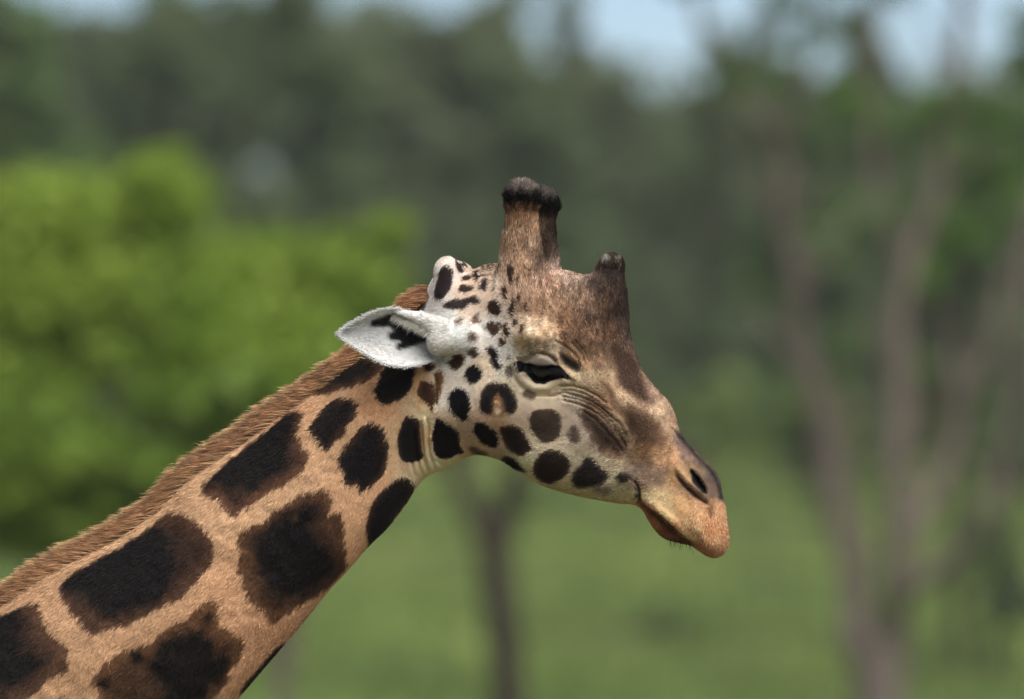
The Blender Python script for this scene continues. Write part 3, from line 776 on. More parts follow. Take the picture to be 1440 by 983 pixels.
SPOTS = [
 sp(1, [(185, 530), (225, 550), (233, 600), (210, 665), (170, 715), (140, 722), (120, 690), (135, 620), (155, 560)], g1, (58, 50, 50), 6),
 sp(1, [(240, 500), (265, 510), (300, 555), (290, 575), (262, 570), (247, 540)], g1, g1, 5), sp(1, [(275, 600), (310, 582), (328, 597), (315, 615), (285, 618)], g1, g1, 5),
 sp(1, [(262, 660), (280, 640), (345, 648), (335, 672), (270, 684)], g1, g1, 5), sp(1, [(185, 750), (235, 716), (290, 720), (350, 697), (382, 715), (375, 750), (320, 745), (315, 770), (260, 778), (205, 772)], g1, (66, 56, 56), 5),
 sp(1, [(350, 570), (380, 552), (382, 590), (368, 617), (352, 597)], g1, g1, 5), sp(1, [(383, 640), (400, 610), (430, 592), (430, 640), (410, 683), (390, 668)], g1, (62, 52, 50), 5),
 sp(1, [(400, 545), (415, 525), (420, 550), (405, 573)], g1, g1, 5), sp(1, [(437, 540), (450, 520), (452, 550), (442, 566)], g1, g1, 5), sp(1, [(330, 530), (365, 515), (382, 522), (350, 540)], g1, g1, 5), sp(1, [(275, 508), (290, 512), (318, 548), (305, 545)], g1, g1, 5),
 sp(1, [(462, 470), (475, 445), (482, 480), (468, 545), (458, 540)], db, db, 5),
 sp(1, [(530, 550), (555, 542), (568, 575), (562, 640), (545, 655), (535, 610)], (84, 64, 50), db, 5), sp(1, [(503, 665), (520, 655), (538, 690), (527, 745), (508, 710)], db, (60, 42, 34), 5), sp(1, [(580, 605), (595, 600), (598, 640), (585, 655)], (104, 82, 68), db, 5, 2),
 sp(1, [(420, 765), (440, 727), (470, 722), (500, 755), (505, 790), (475, 812), (435, 800)], db, (64, 46, 38), 6), sp(1, [(543, 785), (560, 740), (580, 730), (585, 770), (562, 822), (548, 810)], db, (86, 66, 52), 5), sp(1, [(590, 712), (605, 705), (608, 740), (595, 750)], db, db, 5),
 sp(1, [(622, 760), (645, 748), (650, 790), (635, 803)], (96, 76, 62), db, 5, 2), sp(1, [(417, 870), (440, 845), (505, 855), (500, 890), (460, 927), (430, 905)], (90, 72, 60), (84, 66, 56), 5), sp(1, [(510, 890), (525, 852), (545, 870), (553, 920), (540, 937), (515, 915)], db, db, 5),
 sp(1, [(568, 845), (590, 830), (592, 870), (575, 882)], db, db, 5), sp(1, [(602, 905), (615, 868), (635, 862), (625, 900), (605, 925)], db, db, 5), sp(1, [(480, 940), (510, 935), (528, 965), (515, 985), (495, 975)], (84, 68, 58), db, 5),
 sp(1, [(318, 935), (345, 908), (372, 925), (375, 950), (340, 957)], (130, 112, 98), (112, 96, 84), 5, 3), sp(1, [(332, 845), (355, 805), (380, 795), (375, 825), (392, 845), (365, 858), (340, 865)], (128, 108, 94), (110, 92, 80), 5, 2.5), sp(1, [(245, 850), (275, 820), (298, 830), (280, 860), (255, 875)], (130, 110, 94), (110, 90, 74), 5, 3),
 sp(1, [(455, 600), (470, 560), (490, 540), (480, 580), (462, 620), (465, 670), (452, 670)], (110, 84, 66), (104, 80, 62), 5, 2),
 sp(2, [(905, 430), (925, 420), (970, 460), (965, 495), (990, 535), (970, 560), (935, 540), (930, 500), (912, 475)], bk, bk, 5), sp(2, [(778, 580), (800, 535), (850, 527), (878, 560), (875, 600), (830, 638), (795, 615)], bk, (32, 28, 28), 6),
 sp(2, [(688, 720), (710, 665), (750, 655), (790, 680), (812, 740), (805, 800), (780, 845), (735, 825), (698, 780)], bk, (30, 26, 26), 6),
 sp(2, [(860, 780), (868, 700), (900, 640), (950, 632), (1010, 640), (1060, 700), (1075, 760), (1050, 805), (1000, 800), (930, 815), (880, 800)], (66, 50, 40), bk, 7, 1.5),
 sp(2, [(930, 800), (940, 740), (962, 690), (985, 735), (1008, 800), (965, 830)], (140, 108, 78), (190, 156, 122), 7, 4, 0.95), sp(2, [(952, 790), (965, 770), (976, 790), (965, 805)], (226, 206, 186), (226, 206, 186), 4, 2),
 sp(2, [(800, 450), (825, 432), (855, 440), (858, 475), (830, 493), (805, 475)], (96, 80, 70), (84, 68, 58), 5, 1.5), sp(2, [(700, 500), (740, 470), (783, 485), (770, 525), (730, 562), (700, 540), (680, 520)], (92, 68, 50), (64, 46, 36), 5, 1.5),
 sp(2, [(550, 540), (570, 510), (612, 525), (610, 555), (580, 567), (555, 560)], (96, 70, 46), (84, 60, 40), 5), sp(2, [(617, 570), (640, 557), (665, 585), (660, 640), (635, 735), (612, 740), (610, 650)], (128, 94, 64), (112, 80, 52), 6, 2),
 sp(2, [(508, 690), (525, 620), (565, 612), (605, 640), (608, 760), (590, 785), (575, 750), (520, 720)], (92, 64, 42), (62, 42, 30), 9),
 sp(2, [(268, 690), (280, 650), (340, 520), (495, 520), (495, 600), (460, 690), (390, 735), (330, 750), (290, 735)], (62, 44, 34), KD, 7),
 sp(2, [(1012, 480), (1025, 475), (1035, 495), (1022, 507)], (100, 86, 76), (100, 86, 76), 5), sp(2, [(1010, 560), (1030, 535), (1045, 580), (1035, 600)], (90, 80, 70), (84, 74, 64), 5, 2), sp(2, [(1100, 700), (1115, 670), (1180, 700), (1150, 730)], (112, 96, 80), (104, 88, 74), 5, 2.5),
 sp(4, [(505, 430), (520, 380), (545, 368), (600, 400), (640, 440), (655, 490), (625, 522), (560, 495), (530, 460)], bk, (30, 26, 26), 5), sp(4, [(655, 410), (690, 392), (755, 392), (800, 440), (845, 525), (815, 540), (780, 568), (720, 540), (680, 495), (665, 450)], (84, 60, 42), (50, 38, 32), 9),
 sp(4, [(820, 350), (845, 310), (890, 300), (960, 305), (1003, 350), (1000, 430), (970, 480), (890, 488), (845, 440), (825, 400)], (96, 82, 70), (88, 74, 64), 6), sp(4, [(845, 620), (880, 560), (920, 530), (975, 530), (1035, 560), (1057, 610), (1045, 660), (1000, 700), (940, 728), (870, 690), (850, 660)], (84, 66, 50), (56, 44, 38), 9, 1.3),
 sp(4, [(1060, 690), (1080, 640), (1110, 620), (1130, 575), (1170, 570), (1205, 610), (1250, 640), (1275, 680), (1230, 730), (1160, 745), (1090, 745), (1065, 720)], (80, 70, 60), (52, 45, 42), 7, 2), sp(4, [(1313, 670), (1345, 655), (1390, 680), (1385, 705), (1340, 722), (1318, 700)], (72, 62, 54), (64, 55, 50), 5, 2),
 sp(4, [(1170, 745), (1250, 730), (1300, 770), (1240, 790)], (150, 136, 116), (138, 124, 106), 6, 4, 0.8),
 sp(4, [(1035, 440), (1060, 395), (1085, 395), (1105, 440), (1110, 480), (1075, 495), (1045, 470)], (124, 106, 90), (104, 88, 76), 6, 3), sp(4, [(670, 570), (720, 568), (770, 610), (810, 655), (790, 662), (740, 645), (690, 610)], (52, 45, 40), bk, 5, 1.5),
 sp(4, [(475, 520), (510, 508), (570, 540), (590, 565), (545, 570), (495, 550)], (124, 104, 88), (100, 84, 70), 6, 3),
 sp(4, [(270, 440), (290, 370), (315, 340), (360, 375), (420, 420), (430, 470), (425, 500), (450, 545), (400, 560), (370, 580), (310, 580), (280, 540), (272, 490)], (40, 32, 29), (28, 23, 23), 6), sp(4, [(77, 450), (100, 380), (120, 340), (165, 340), (200, 370), (205, 450), (215, 540), (220, 580), (150, 605), (100, 590), (80, 520)], (62, 44, 34), (30, 24, 23), 7),
 sp(4, [(1100, 330), (1130, 300), (1200, 330), (1290, 400), (1370, 480), (1380, 560), (1290, 580), (1250, 560), (1200, 530), (1160, 480), (1140, 420)], (128, 104, 84), (88, 70, 57), 14, 5),
 sp(3, [(690, 290), (740, 230), (800, 270), (860, 310), (900, 420), (930, 520), (940, 590), (870, 580), (800, 530), (750, 470), (730, 380)], (126, 98, 76), (86, 64, 50), 10, 6),
 sp(3, [(650, 460), (700, 480), (740, 530), (720, 570), (690, 510)], (136, 104, 76), (118, 88, 64), 6, 4), sp(3, [(790, 640), (820, 600), (880, 610), (960, 660), (1020, 740), (1040, 830), (980, 870), (900, 910), (860, 870), (840, 780), (800, 720)], (146, 114, 84), (110, 84, 62), 16, 5),
 sp(5, [(755, 110), (810, 150), (870, 225), (950, 315), (1010, 375), (1065, 535), (1032, 545), (1015, 450), (965, 372), (900, 300), (830, 220), (775, 160)], (74, 62, 54), (40, 34, 32), 5, 3), sp(5, [(940, 540), (1000, 560), (1000, 640), (970, 650), (950, 600)], (160, 118, 80), (136, 100, 70), 6, 4),
 sp(5, [(505, 430), (530, 445), (548, 550), (528, 552), (515, 480)], (80, 68, 60), (70, 60, 52), 4, 2), sp(5, [(780, 410), (830, 460), (890, 515), (955, 560), (960, 580), (870, 530), (800, 460)], (104, 82, 64), (84, 66, 54), 4, 3), sp(5, [(520, 545), (600, 605), (680, 655), (760, 735), (870, 828), (800, 800), (700, 720), (600, 640)], (96, 62, 38), (84, 52, 32), 4, 3),
 sp('e', eye_lid and [(300, 640), (345, 620), (390, 575), (470, 550), (560, 570), (620, 600), (670, 655), (560, 685), (440, 680)], (134, 120, 106), (158, 146, 134), 4, 2),
 sp('e', [(690, 540), (760, 560), (860, 620), (925, 690), (905, 760), (850, 740), (780, 690), (710, 630)], (104, 92, 78), (54, 48, 44), 5, 3), sp('e', [(205, 620), (300, 625), (370, 652), (450, 674), (560, 672), (670, 664), (730, 720), (790, 790), (825, 838), (740, 820), (640, 838), (560, 862), (490, 878), (425, 868), (370, 830), (330, 770), (285, 745), (235, 750)], (30, 26, 26), (16, 13, 13), 3),
 sp('e', [(90, 680), (125, 690), (160, 800), (130, 780)], (104, 96, 84), (90, 82, 72), 4, 2),
 sp(5, [(846, 355), (872, 360), (908, 395), (944, 445), (965, 505), (945, 518), (900, 483), (862, 430)], (70, 60, 54), (22, 19, 19), 4, 2),
 sp(6, [(740, 285), (830, 180), (960, 60), (1080, 60), (1140, 100), (1105, 150), (1060, 215), (960, 240), (880, 262), (790, 300)], (104, 70, 46), KD, 16, 1.5), sp(6, [(90, 850), (180, 730), (400, 550), (560, 420), (640, 385), (680, 420), (640, 530), (690, 620), (710, 665), (650, 740), (560, 800), (420, 890), (330, 950), (265, 975), (190, 880)], (112, 74, 48), (70, 47, 34), 22, 1.3),
 sp(6, [(715, 470), (760, 380), (870, 320), (960, 335), (980, 365), (940, 450), (870, 540), (795, 610), (760, 570), (715, 520)], (76, 52, 38), KD, 12), sp(6, [(870, 690), (880, 620), (960, 520), (1020, 460), (1065, 450), (1120, 500), (1145, 570), (1150, 640), (1110, 750), (1060, 800), (990, 850), (970, 810), (910, 800), (890, 750)], (74, 50, 36), (30, 24, 23), 12),
 sp(6, [(1030, 983), (1060, 900), (1120, 830), (1220, 760), (1300, 815), (1270, 880), (1200, 970), (1100, 1110), (1040, 1150), (1022, 1080)], (72, 48, 34), (32, 25, 23), 9),
 sp(7, [(530, 570), (560, 480), (540, 400), (580, 330), (700, 290), (720, 240), (870, 150), (990, 105), (1040, 120), (1075, 190), (1060, 250), (1110, 245), (1140, 300), (1140, 400), (1160, 520), (1110, 600), (1020, 680), (900, 760), (820, 810), (740, 860), (690, 800), (610, 740), (580, 650), (570, 600)], (112, 76, 44), (74, 50, 32), 30, 1.3),
 sp(8, [(300, 440), (370, 360), (600, 230), (700, 170), (820, 75), (900, 70), (980, 120), (1030, 190), (1050, 260), (1010, 360), (900, 460), (800, 530), (640, 610), (520, 640), (440, 665), (410, 610), (340, 540)], (104, 70, 45), (70, 47, 33), 26, 1.3),
 sp(8, [(-90, 620), (100, 530), (190, 500), (210, 570), (260, 660), (320, 700), (340, 760), (330, 840), (230, 880), (210, 930), (90, 990), (-60, 1060), (-260, 1060), (-260, 800)], (108, 74, 48), (70, 48, 34), 30, 1.3),
 sp(8, [(450, 880), (520, 800), (640, 735), (740, 700), (800, 640), (930, 590), (960, 540), (1035, 500), (1080, 560), (1070, 620), (1130, 650), (1200, 700), (1190, 760), (1130, 850), (1100, 930), (1020, 1010), (900, 1100), (600, 1120), (500, 1000), (480, 930)], (124, 84, 46), (88, 59, 35), 30, 1.3),
 sp(8, [(1420, 690), (1340, 740), (1290, 800), (1170, 945), (1300, 900), (1500, 760)], (72, 48, 34), (52, 36, 28), 8, 1.5),
 sp(8, [(295, 972), (330, 972), (345, 1040), (260, 1060)], (80, 54, 36), (60, 42, 30), 8), sp(0, [(-120, 1060), (-20, 1010), (60, 1040), (90, 1110), (20, 1180), (-90, 1160)], (112, 76, 48), KD, 30), sp(0, [(130, 1040), (210, 1030), (230, 1080), (160, 1130), (110, 1100)], (112, 76, 48), KD, 25)]
CK = (31, 23, 19)
def patch(z, first): return next(t[0] for t in SPOTS if abs(t[0][0][0]-zp(z, [first])[0][0]) < .01 and abs(t[0][0][1]-zp(z, [first])[0][1]) < .01)
def core(par, z, pts, edge, c, cw, soft): return sp(z, pts, edge, c, cw, soft)+(par,)
pP, pT, pU, pV, pX = patch(6, (90, 850)), patch(7, (530, 570)), patch(8, (300, 440)), patch(8, (-90, 620)), patch(8, (450, 880))
SPOTS += [core(pP, 6, [(60, 850), (150, 700), (380, 520), (540, 390), (640, 370), (640, 430), (600, 520), (585, 600), (590, 690), (490, 770), (420, 840), (330, 830), (200, 815)], (56, 39, 30), CK, 9, 11),
 core(pT, 7, [(660, 330), (780, 260), (930, 190), (1000, 210), (985, 320), (985, 400), (1060, 460), (1130, 540), (1040, 650), (900, 730), (800, 740), (690, 640), (640, 480)], (60, 42, 30), CK, 9, 15),
 core(pU, 8, [(270, 440), (350, 340), (580, 200), (700, 130), (800, 120), (850, 220), (890, 350), (800, 480), (660, 550), (520, 575), (460, 520), (390, 470)], (56, 39, 30), CK, 9, 13),
 core(pV, 8, [(-200, 580), (0, 530), (100, 510), (120, 640), (130, 720), (220, 760), (230, 830), (130, 890), (0, 930), (-200, 940)], (58, 40, 30), CK, 9, 14),
 core(pX, 8, [(740, 760), (850, 670), (1000, 630), (1070, 740), (1130, 790), (1080, 900), (980, 1020), (850, 1020), (760, 890)], (66, 45, 31), (36, 27, 21), 9, 14),
 core(pX, 8, [(630, 765), (660, 738), (705, 745), (712, 790), (665, 810)], (66, 45, 31), (40, 29, 24), 5, 6), core(pX, 8, [(485, 885), (520, 870), (550, 890), (540, 920), (500, 925)], (66, 45, 31), (44, 32, 25), 5, 5), core(pX, 8, [(1008, 560), (1035, 545), (1048, 590), (1020, 610)], (66, 45, 31), (44, 32, 25), 5, 4)]
EAR = [(zp('r', [(370, 260), (420, 215), (520, 180), (590, 160), (640, 200), (700, 260), (760, 310), (820, 360), (870, 400), (950, 410), (1010, 415), (1060, 432), (1000, 440), (900, 440), (830, 450), (760, 470), (700, 500), (650, 505), (640, 480), (690, 430), (640, 410), (570, 405), (555, 370), (600, 330), (590, 290), (540, 265), (470, 275)]), (56, 56, 56), (24, 23, 24), 4, 2.5, 1.0)]

def add_spots(x, y, col, tab, jx=1.0):
    for row in tab:
        pts, edge, core, cw, soft, op = row[:6]
        q = catmull(pts, True, 2); lo = q.min(0)-8; hi = q.max(0)+8
        m = np.nonzero((x > lo[0]) & (x < hi[0]) & (y > lo[1]) & (y < hi[1]))[0]
        if not len(m): continue
        X, Y = x[m], y[m]
        sd_ = poly_sd(X, Y, q)
        sd_ = sd_+(fbm(X/5.5, Y/4, 21)-0.5)*3.2*jx
        if cw > 10: sd_ = sd_+(vnoise((X*.83+Y*.55)/3.4, (X*.55-Y*.83)/15, 23)-0.5)*7.0
        if tab is EAR: sd_ = sd_+2.2
        if soft > 6: sd_ = sd_+(fbm(X/11, Y/11, 29)-0.5)*soft*1.7
        a = sstep(-soft, soft, sd_)*op
        if len(row) > 6: a = a*sstep(-1, 4, poly_sd(X, Y, catmull(row[6], True, 2)))
        dep = sstep(0.05, 1.0, sd_/cw+(fbm(X/24, Y/24, 33)-0.5)*1.1*min(1, cw/14))
        c = lin(edge)*(1-dep[:, None])+lin(core)*dep[:, None]
        col[m] = col[m]*(1-a[:, None])+c*a[:, None]
    return col

HORN_N = [(706, 300), (706, 272), (712, 256), (735, 250), (757, 258), (764, 275), (762, 296), (735, 300)]
def coat(x, y, far=None):
    """linear albedo of the coat at photo-plane points"""
    n = len(x); col = np.empty((n, 3))
    for i in range(0, n, 120000):
        col[i:i+120000] = shep(x[i:i+120000], y[i:i+120000], [(a, b, *lin((r, g_, bb))) for a, b, r, g_, bb in BASE], 7.0, 2.2, 3)
    # mixed dark and pale hairs on forehead, horns and nose
    mot = sstep(700, 760, x)*sstep(560, 470, y)
    mot = np.maximum(mot, 0.7*sstep(840, 890, x)*sstep(690, 640, y))
    nn = fbm(x/5, y/7, 71)-0.5
    col *= np.exp(nn*1.7*mot+(fbm(x/30, y/30, 77)-0.5)*0.22)[:, None]
    col = add_spots(x, y, col, SPOTS)
    lum = (col*np.array([.3, .6, .1])).sum(1)[:, None]
    fm = (sstep(770, 815, x)*sstep(650, 600, y))[:, None]; mz = (sstep(905, 940, x)*sstep(650, 690, y))[:, None]; nk = sstep(600, 570, x)[:, None]
    ds = 0.22*fm+0.2*mz*(1-fm)+0.26*nk
    col = (col*(1-ds)+lum*np.array([1.05, 1.0, 0.92])*ds)*(1-0.12*fm)
    # black tufts and worn pale tips of the horns
    for (cx, top, wdt) in ((734.5, 254, 30), (764, 263, 24)):
        inx = sstep(wdt+3, wdt-1, np.abs(x-cx)) if cx < 750 else sstep(wdt+3, wdt-3, np.abs(x-cx))*(x > 760.5)
        band = sstep(top+48, top+30, y+(vnoise(x/2.0, y/6.0, 5)-0.5)*18)*inx
        col = col*(1-band[:, None])+lin((30, 27, 27))*band[:, None]
        tip = sstep(top+24, top+13, y+(vnoise(x/4, y/4, 6)-.5)*8)*inx
        col = col*(1-tip[:, None])+lin((116, 106, 98) if cx < 750 else (142, 132, 124))*tip[:, None]
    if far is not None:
        col = col*(1-0.6*far*sstep(380, 350, y))[:, None]  # far horn painted darker: the near horn's shade is put into its coat
    tipm = sstep(9, 4, np.hypot((x-850), (y-366)*1.35)); col = col*(1-tipm[:, None])+lin((150, 144, 138))*tipm[:, None]
    tipm = sstep(6, 2, np.hypot((x-869), (y-366)*1.1)); col = col*(1-tipm[:, None])+lin((120, 112, 106))*tipm[:, None]
    col = 0.45*(np.maximum(col, 1e-4)/0.45)**1.22
    return np.clip(col, 0.003, 0.85)

def body_cols():
    col = np.empty((len(PW), 3))
    m = part == 0
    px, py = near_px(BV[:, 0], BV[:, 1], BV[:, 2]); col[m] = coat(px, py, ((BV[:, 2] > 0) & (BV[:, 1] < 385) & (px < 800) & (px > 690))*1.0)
    px, py = near_px(allR[part == 1, 0], allR[part == 1, 1], allR[part == 1, 2])
    c = np.empty((len(px), 3)); c[:] = lin((208, 206, 200))
    c *= (0.9+0.2*fbm(px/9, py/6, 50))[:, None]
    front = np.tile(np.r_[np.ones(en, bool), np.zeros(en, bool)], 2)
    cf = add_spots(px[front], py[front], c[front], EAR, 1.6)
    c[front] = cf
    c[~front] = lin((206, 180, 150))
    col[part == 1] = c
    # rest of the body: broad patches
    r = RV; sites = []
    rs = np.random.default_rng(3)
    S_ = rs.uniform([-2900, 900, -500], [100, 3000, 500], (420, 3))
    dmin = np.full(len(r), 1e9); d2 = np.full(len(r), 1e9)
    for s in S_:
        d_ = np.linalg.norm(r-s, axis=1); d2 = np.minimum(d2, np.maximum(d_, dmin)); dmin = np.minimum(dmin, d_)
    edge = sstep(10, 34, d2-dmin)*(r[:, 1] < 2950)
    cc_ = lin((205, 160, 112))*(1-edge[:, None])+lin((60, 42, 32))*edge[:, None]
    cc_[r[:, 1] > 3640] = lin((60, 54, 50))
    col[part == 2] = cc_
    return col
root = bpy.data.objects.new('giraffe', None); root.empty_display_size = 0.5
C.objects.link(root)
GO = np.array([-1.95*S*1000, 0.0, 0.0]); root.location = GO
tag(root, 'tan giraffe with dark brown patches, white ear and furry horns, head lowered', 'giraffe')
bm_ = mesh_np('body', PW-GO, allF); set_col(bm_, body_cols())
# stand the hooves on the ground
add('body', bm_, M_skin, root)

# ---------------------------------------------------------------- short coat, hair by hair
T = np.concatenate([BF[:, [0, 1, 2]], BF[:, [0, 2, 3]]])
PB = PW[:nB]
n_ = np.cross(PB[T[:, 1]]-PB[T[:, 0]], PB[T[:, 2]]-PB[T[:, 0]]); ar = np.linalg.norm(n_, axis=1)*0.5+1e-12
VN = np.stack([np.bincount(T.ravel(), weights=np.repeat(n_[:, q], 3), minlength=nB) for q in range(3)], 1)
VN /= np.linalg.norm(VN, axis=1)[:, None]+1e-12
cen = PB[T].mean(1); ctr_y = cen[:, 1]-(-(BV[T].mean(1)[:, 0]-PIV)*S*np.sin(ALPHA*turn(BV[T].mean(1)[:, 0])))
# make sure that normals point out of the body
if np.mean((n_[:, 1]*ctr_y) > 0) < 0.5: VN = -VN; n_ = -n_
fn = n_/(2*ar[:, None])
dens = np.where(fn[:, 1] < 0.35, 1.0, 0.16)
Tu = BV[T].mean(1)[:, 0]; Tv = BV[T].mean(1)[:, 1]
dens *= (Tu > -45)*(Tv < 1040)
tpx, tpy = near_px(Tu, Tv, BV[T].mean(1)[:, 2])
dens *= np.where(tpx > 600, 1.9, 1.0)
dens *= 1-sstep(-2.5, 0, poly_sd(tpx, tpy, eye_open)); dens *= 1-sstep(-1, 1.5, poly_sd(tpx, tpy, nostril))
dens *= 1-0.85*sstep(-1, 2, poly_sd(tpx, tpy, eye_lid))
NH = 470000
pr = ar*dens; cs = np.cumsum(pr); ti = np.searchsorted(cs, rng.random(NH)*cs[-1]); ti = np.minimum(ti, len(T)-1)
r1 = np.sqrt(rng.random(NH)); r2 = rng.random(NH)
bc = np.stack([1-r1, r1*(1-r2), r1*r2], 1)
Pp = (PB[T[ti]]*bc[..., None]).sum(1); Nn = (VN[T[ti]]*bc[..., None]).sum(1); Nn /= np.linalg.norm(Nn, axis=1)[:, None]
Rr_ = (BV[T[ti]]*bc[..., None]).sum(1)
hx, hy = near_px(Rr_[:, 0], Rr_[:, 1], Rr_[:, 2])
# comb direction (photo plane, y down) and hair length in px
COMB = [(300, 700, -.55, .83, 9), (100, 900, -.6, .8, 10), (420, 700, -.5, .86, 8.5), (500, 600, -.55, .83, 8), (200, 790, -.65, .75, 10), (560, 700, -.5, .86, 7), (550, 560, -.6, .8, 7), (420, 560, -.85, .5, 8), (250, 690, -.85, .5, 10),
 (600, 620, -.2, .98, 4.5), (620, 655, -.1, 1, 3), (640, 580, -.6, .8, 6), (700, 580, -.8, .6, 5), (680, 520, -.8, .6, 5.5), (800, 650, -.9, .3, 5.5), (740, 670, -.9, .4, 6), (870, 680, -.95, .3, 6), (650, 470, -1, .1, 6.5), (620, 450, -1, -.15, 7), (630, 400, -.5, .86, 4.5),
 (660, 430, -.8, .5, 5), (690, 440, -.6, .5, 5), (735, 330, .1, -1, 7.5), (735, 280, 0, -1, 7), (735, 400, 0, -1, 6.5), (775, 330, 0, -1, 7), (770, 400, .1, -1, 6.5), (830, 430, .1, -1, 6.5), (855, 380, .15, -1, 6.5), (870, 430, -.05, -1, 6), (890, 500, -.3, -.95, 5),
 (755, 470, -.9, -.4, 4.5), (760, 545, -.9, .4, 3), (820, 500, -.2, -.98, 4.5), (860, 550, -.8, -.6, 4.5), (920, 600, -.8, -.6, 4.5), (840, 600, -.9, .3, 4.5), (900, 650, -.95, .3, 4.5), (950, 690, -.7, .7, 4.2), (930, 705, -.7, .7, 5), (980, 740, -.2, .98, 5.6), (1005, 750, .2, .98, 5.8), (985, 670, -.5, .3, 2.6), (940, 745, -.5, .85, 5)]
cd = np.empty((NH, 3))
for i in range(0, NH, 100000):
    cd[i:i+100000] = shep(hx[i:i+100000], hy[i:i+100000], COMB, 14, 2.0, 3)
ang = np.arctan2(cd[:, 1], cd[:, 0])+(fbm(hx/14, hy/14, 91)-0.5)*0.8+rng.normal(0, 0.22, NH)
dirw = np.stack([np.cos(ang), np.zeros(NH), -np.sin(ang)], 1)
tng = dirw-Nn*(dirw*Nn).sum(1)[:, None]; tl = np.linalg.norm(tng, axis=1)[:, None]; tng = tng/(tl+1e-6)
hlen = cd[:, 2]*np.where(hx < 600, 0.86, 1.0)*S*(0.65+0.7*rng.random(NH))
tuft = (hy < 300)&(hx > 700)&(hx < 790)
lift = np.where(tuft, 0.5, 0.26)*(0.5+rng.random(NH))
side = np.cross(Nn, tng)
roll = rng.normal(0, 0.5, NH)[:, None]
side = side*np.cos(roll)+Nn*np.sin(roll)
wid = np.where(hx > 600, 0.42, 0.48)[:, None]*S*(0.75+0.5*rng.random(NH))[:, None]
p0 = Pp-Nn*0.0012
p1 = p0+(tng*0.5+Nn*(lift*0.62)[:, None])*hlen[:, None]
p2 = p0+(tng*1.0+Nn*(lift*0.95)[:, None])*hlen[:, None]
HV = np.stack([p0-side*wid, p0+side*wid, p1-side*wid*0.8, p1+side*wid*0.8, p2], 1)
k = (np.arange(NH)*5)[:, None]
HF = np.concatenate([k+[0, 1, 3], k+[0, 3, 2], k+[2, 3, 4]], 1).reshape(-1, 3)
jx = rng.normal(0, 0.7, NH); jy = rng.normal(0, 0.7, NH)
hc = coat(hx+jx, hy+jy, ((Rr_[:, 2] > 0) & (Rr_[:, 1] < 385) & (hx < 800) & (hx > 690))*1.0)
var = np.where((hx > 690)&(hy < 570), 0.55, np.where(hx > 840, 0.40, np.where(hx > 600, 0.24, 0.21)))
hc = hc*np.exp(rng.normal(0, 1, NH)*var)[:, None]
hc = np.clip(hc, 0.004, 0.88)
hcv = np.repeat(hc[:, None, :], 5, 1)
hcv[:, 4] = np.clip(hcv[:, 4]*1.12+0.006, 0, 0.9)
hm = mesh_np('coat_hair', HV.reshape(-1, 3)-GO, HF, True); set_col(hm, hcv.reshape(-1, 3))
o = add('coat_hair', hm, M_hair, root); o['kind'] = 'stuff'

# ---------------------------------------------------------------- longer hairs: mane, ear fringe, lashes, whiskers
def strands(P0, D0, D1, ln, wd, col0, col1, segs=5):
    """bent blades: start along D0, end along D1"""
    n = len(P0); pts = [P0]; cur = P0.copy()
    for s_ in range(segs):
        t = (s_+0.5)/segs
        dd_ = D0*(1-t)+D1*t; dd_ /= np.linalg.norm(dd_, axis=1)[:, None]+1e-9
        cur = cur+dd_*(ln/segs)[:, None]; pts.append(cur)
    view = np.array([0, -1.0, 0.15])
    V = []; Cc = []
    for s_ in range(segs):
        t = s_/segs
        tg = pts[s_+1]-pts[s_]; sd_ = np.cross(tg, view+rng.normal(0, .35, (n, 3))); sd_ /= np.linalg.norm(sd_, axis=1)[:, None]+1e-9
        wv = (wd*(1-t*0.75))[:, None]
        V += [pts[s_]-sd_*wv, pts[s_]+sd_*wv]; cl_ = col0*(1-t)+col1*t; Cc += [cl_, cl_]
    V.append(pts[-1]); Cc.append(col1)
    V = np.stack(V, 1); Cc = np.stack(Cc, 1); m = 2*segs+1
    F = []
    for s_ in range(segs-1):
        F += [[2*s_, 2*s_+1, 2*s_+3], [2*s_, 2*s_+3, 2*s_+2]]
    F.append([2*segs-2, 2*segs-1, 2*segs])
    F = np.array(F)[None]+(np.arange(n)*m)[:, None, None]
    return V.reshape(-1, 3), F.reshape(-1, 3), Cc.reshape(-1, 3)

crest = catmull([(606, 402), (590, 412), (572, 426), (545, 456), (500, 492), (430, 545), (380, 578), (330, 615), (262, 662), (215, 708), (150, 751), (60, 798), (0, 840), (-60, 878)], False, 8)
cl_len = np.r_[0, np.cumsum(np.linalg.norm(np.diff(crest, axis=0), axis=1))]
NM = 26000
s_ = rng.random(NM)*cl_len[-1]
cx = np.interp(s_, cl_len, crest[:, 0]); cy = np.interp(s_, cl_len, crest[:, 1])
tx = np.gradient(crest[:, 0], cl_len); ty = np.gradient(crest[:, 1], cl_len)
tx = np.interp(s_, cl_len, tx); ty = np.interp(s_, cl_len, ty)   # runs from the head down the neck
nx, nyv = ty.copy(), -tx.copy()                               # outward in the photo plane
flip = np.where(nyv > 0, -1, 1); nx *= flip; nyv *= flip
off = rng.random(NM)**0.8                                     # 0 at the crest, 1 at the lower edge of the mane
sidew = np.where(rng.random(NM) < 0.68, -1, 1)
depth = off*(17+5*vnoise(s_/40, s_*0, 3))
latw = sidew*(2+off*30+rng.normal(0, 2, NM))
rx = cx-nx*depth; ry = cy-nyv*depth
u_, v_ = rest_mid(rx, ry, 0.0)
P0 = world(u_, v_, latw)
tw = np.stack([tx, np.zeros(NM), -ty], 1); nw = np.stack([nx, np.zeros(NM), -nyv], 1); lw = np.stack([np.zeros(NM), sidew*1.0, np.zeros(NM)], 1)
clump = (vnoise(s_/7, off*2, 12)-0.5)[:, None]
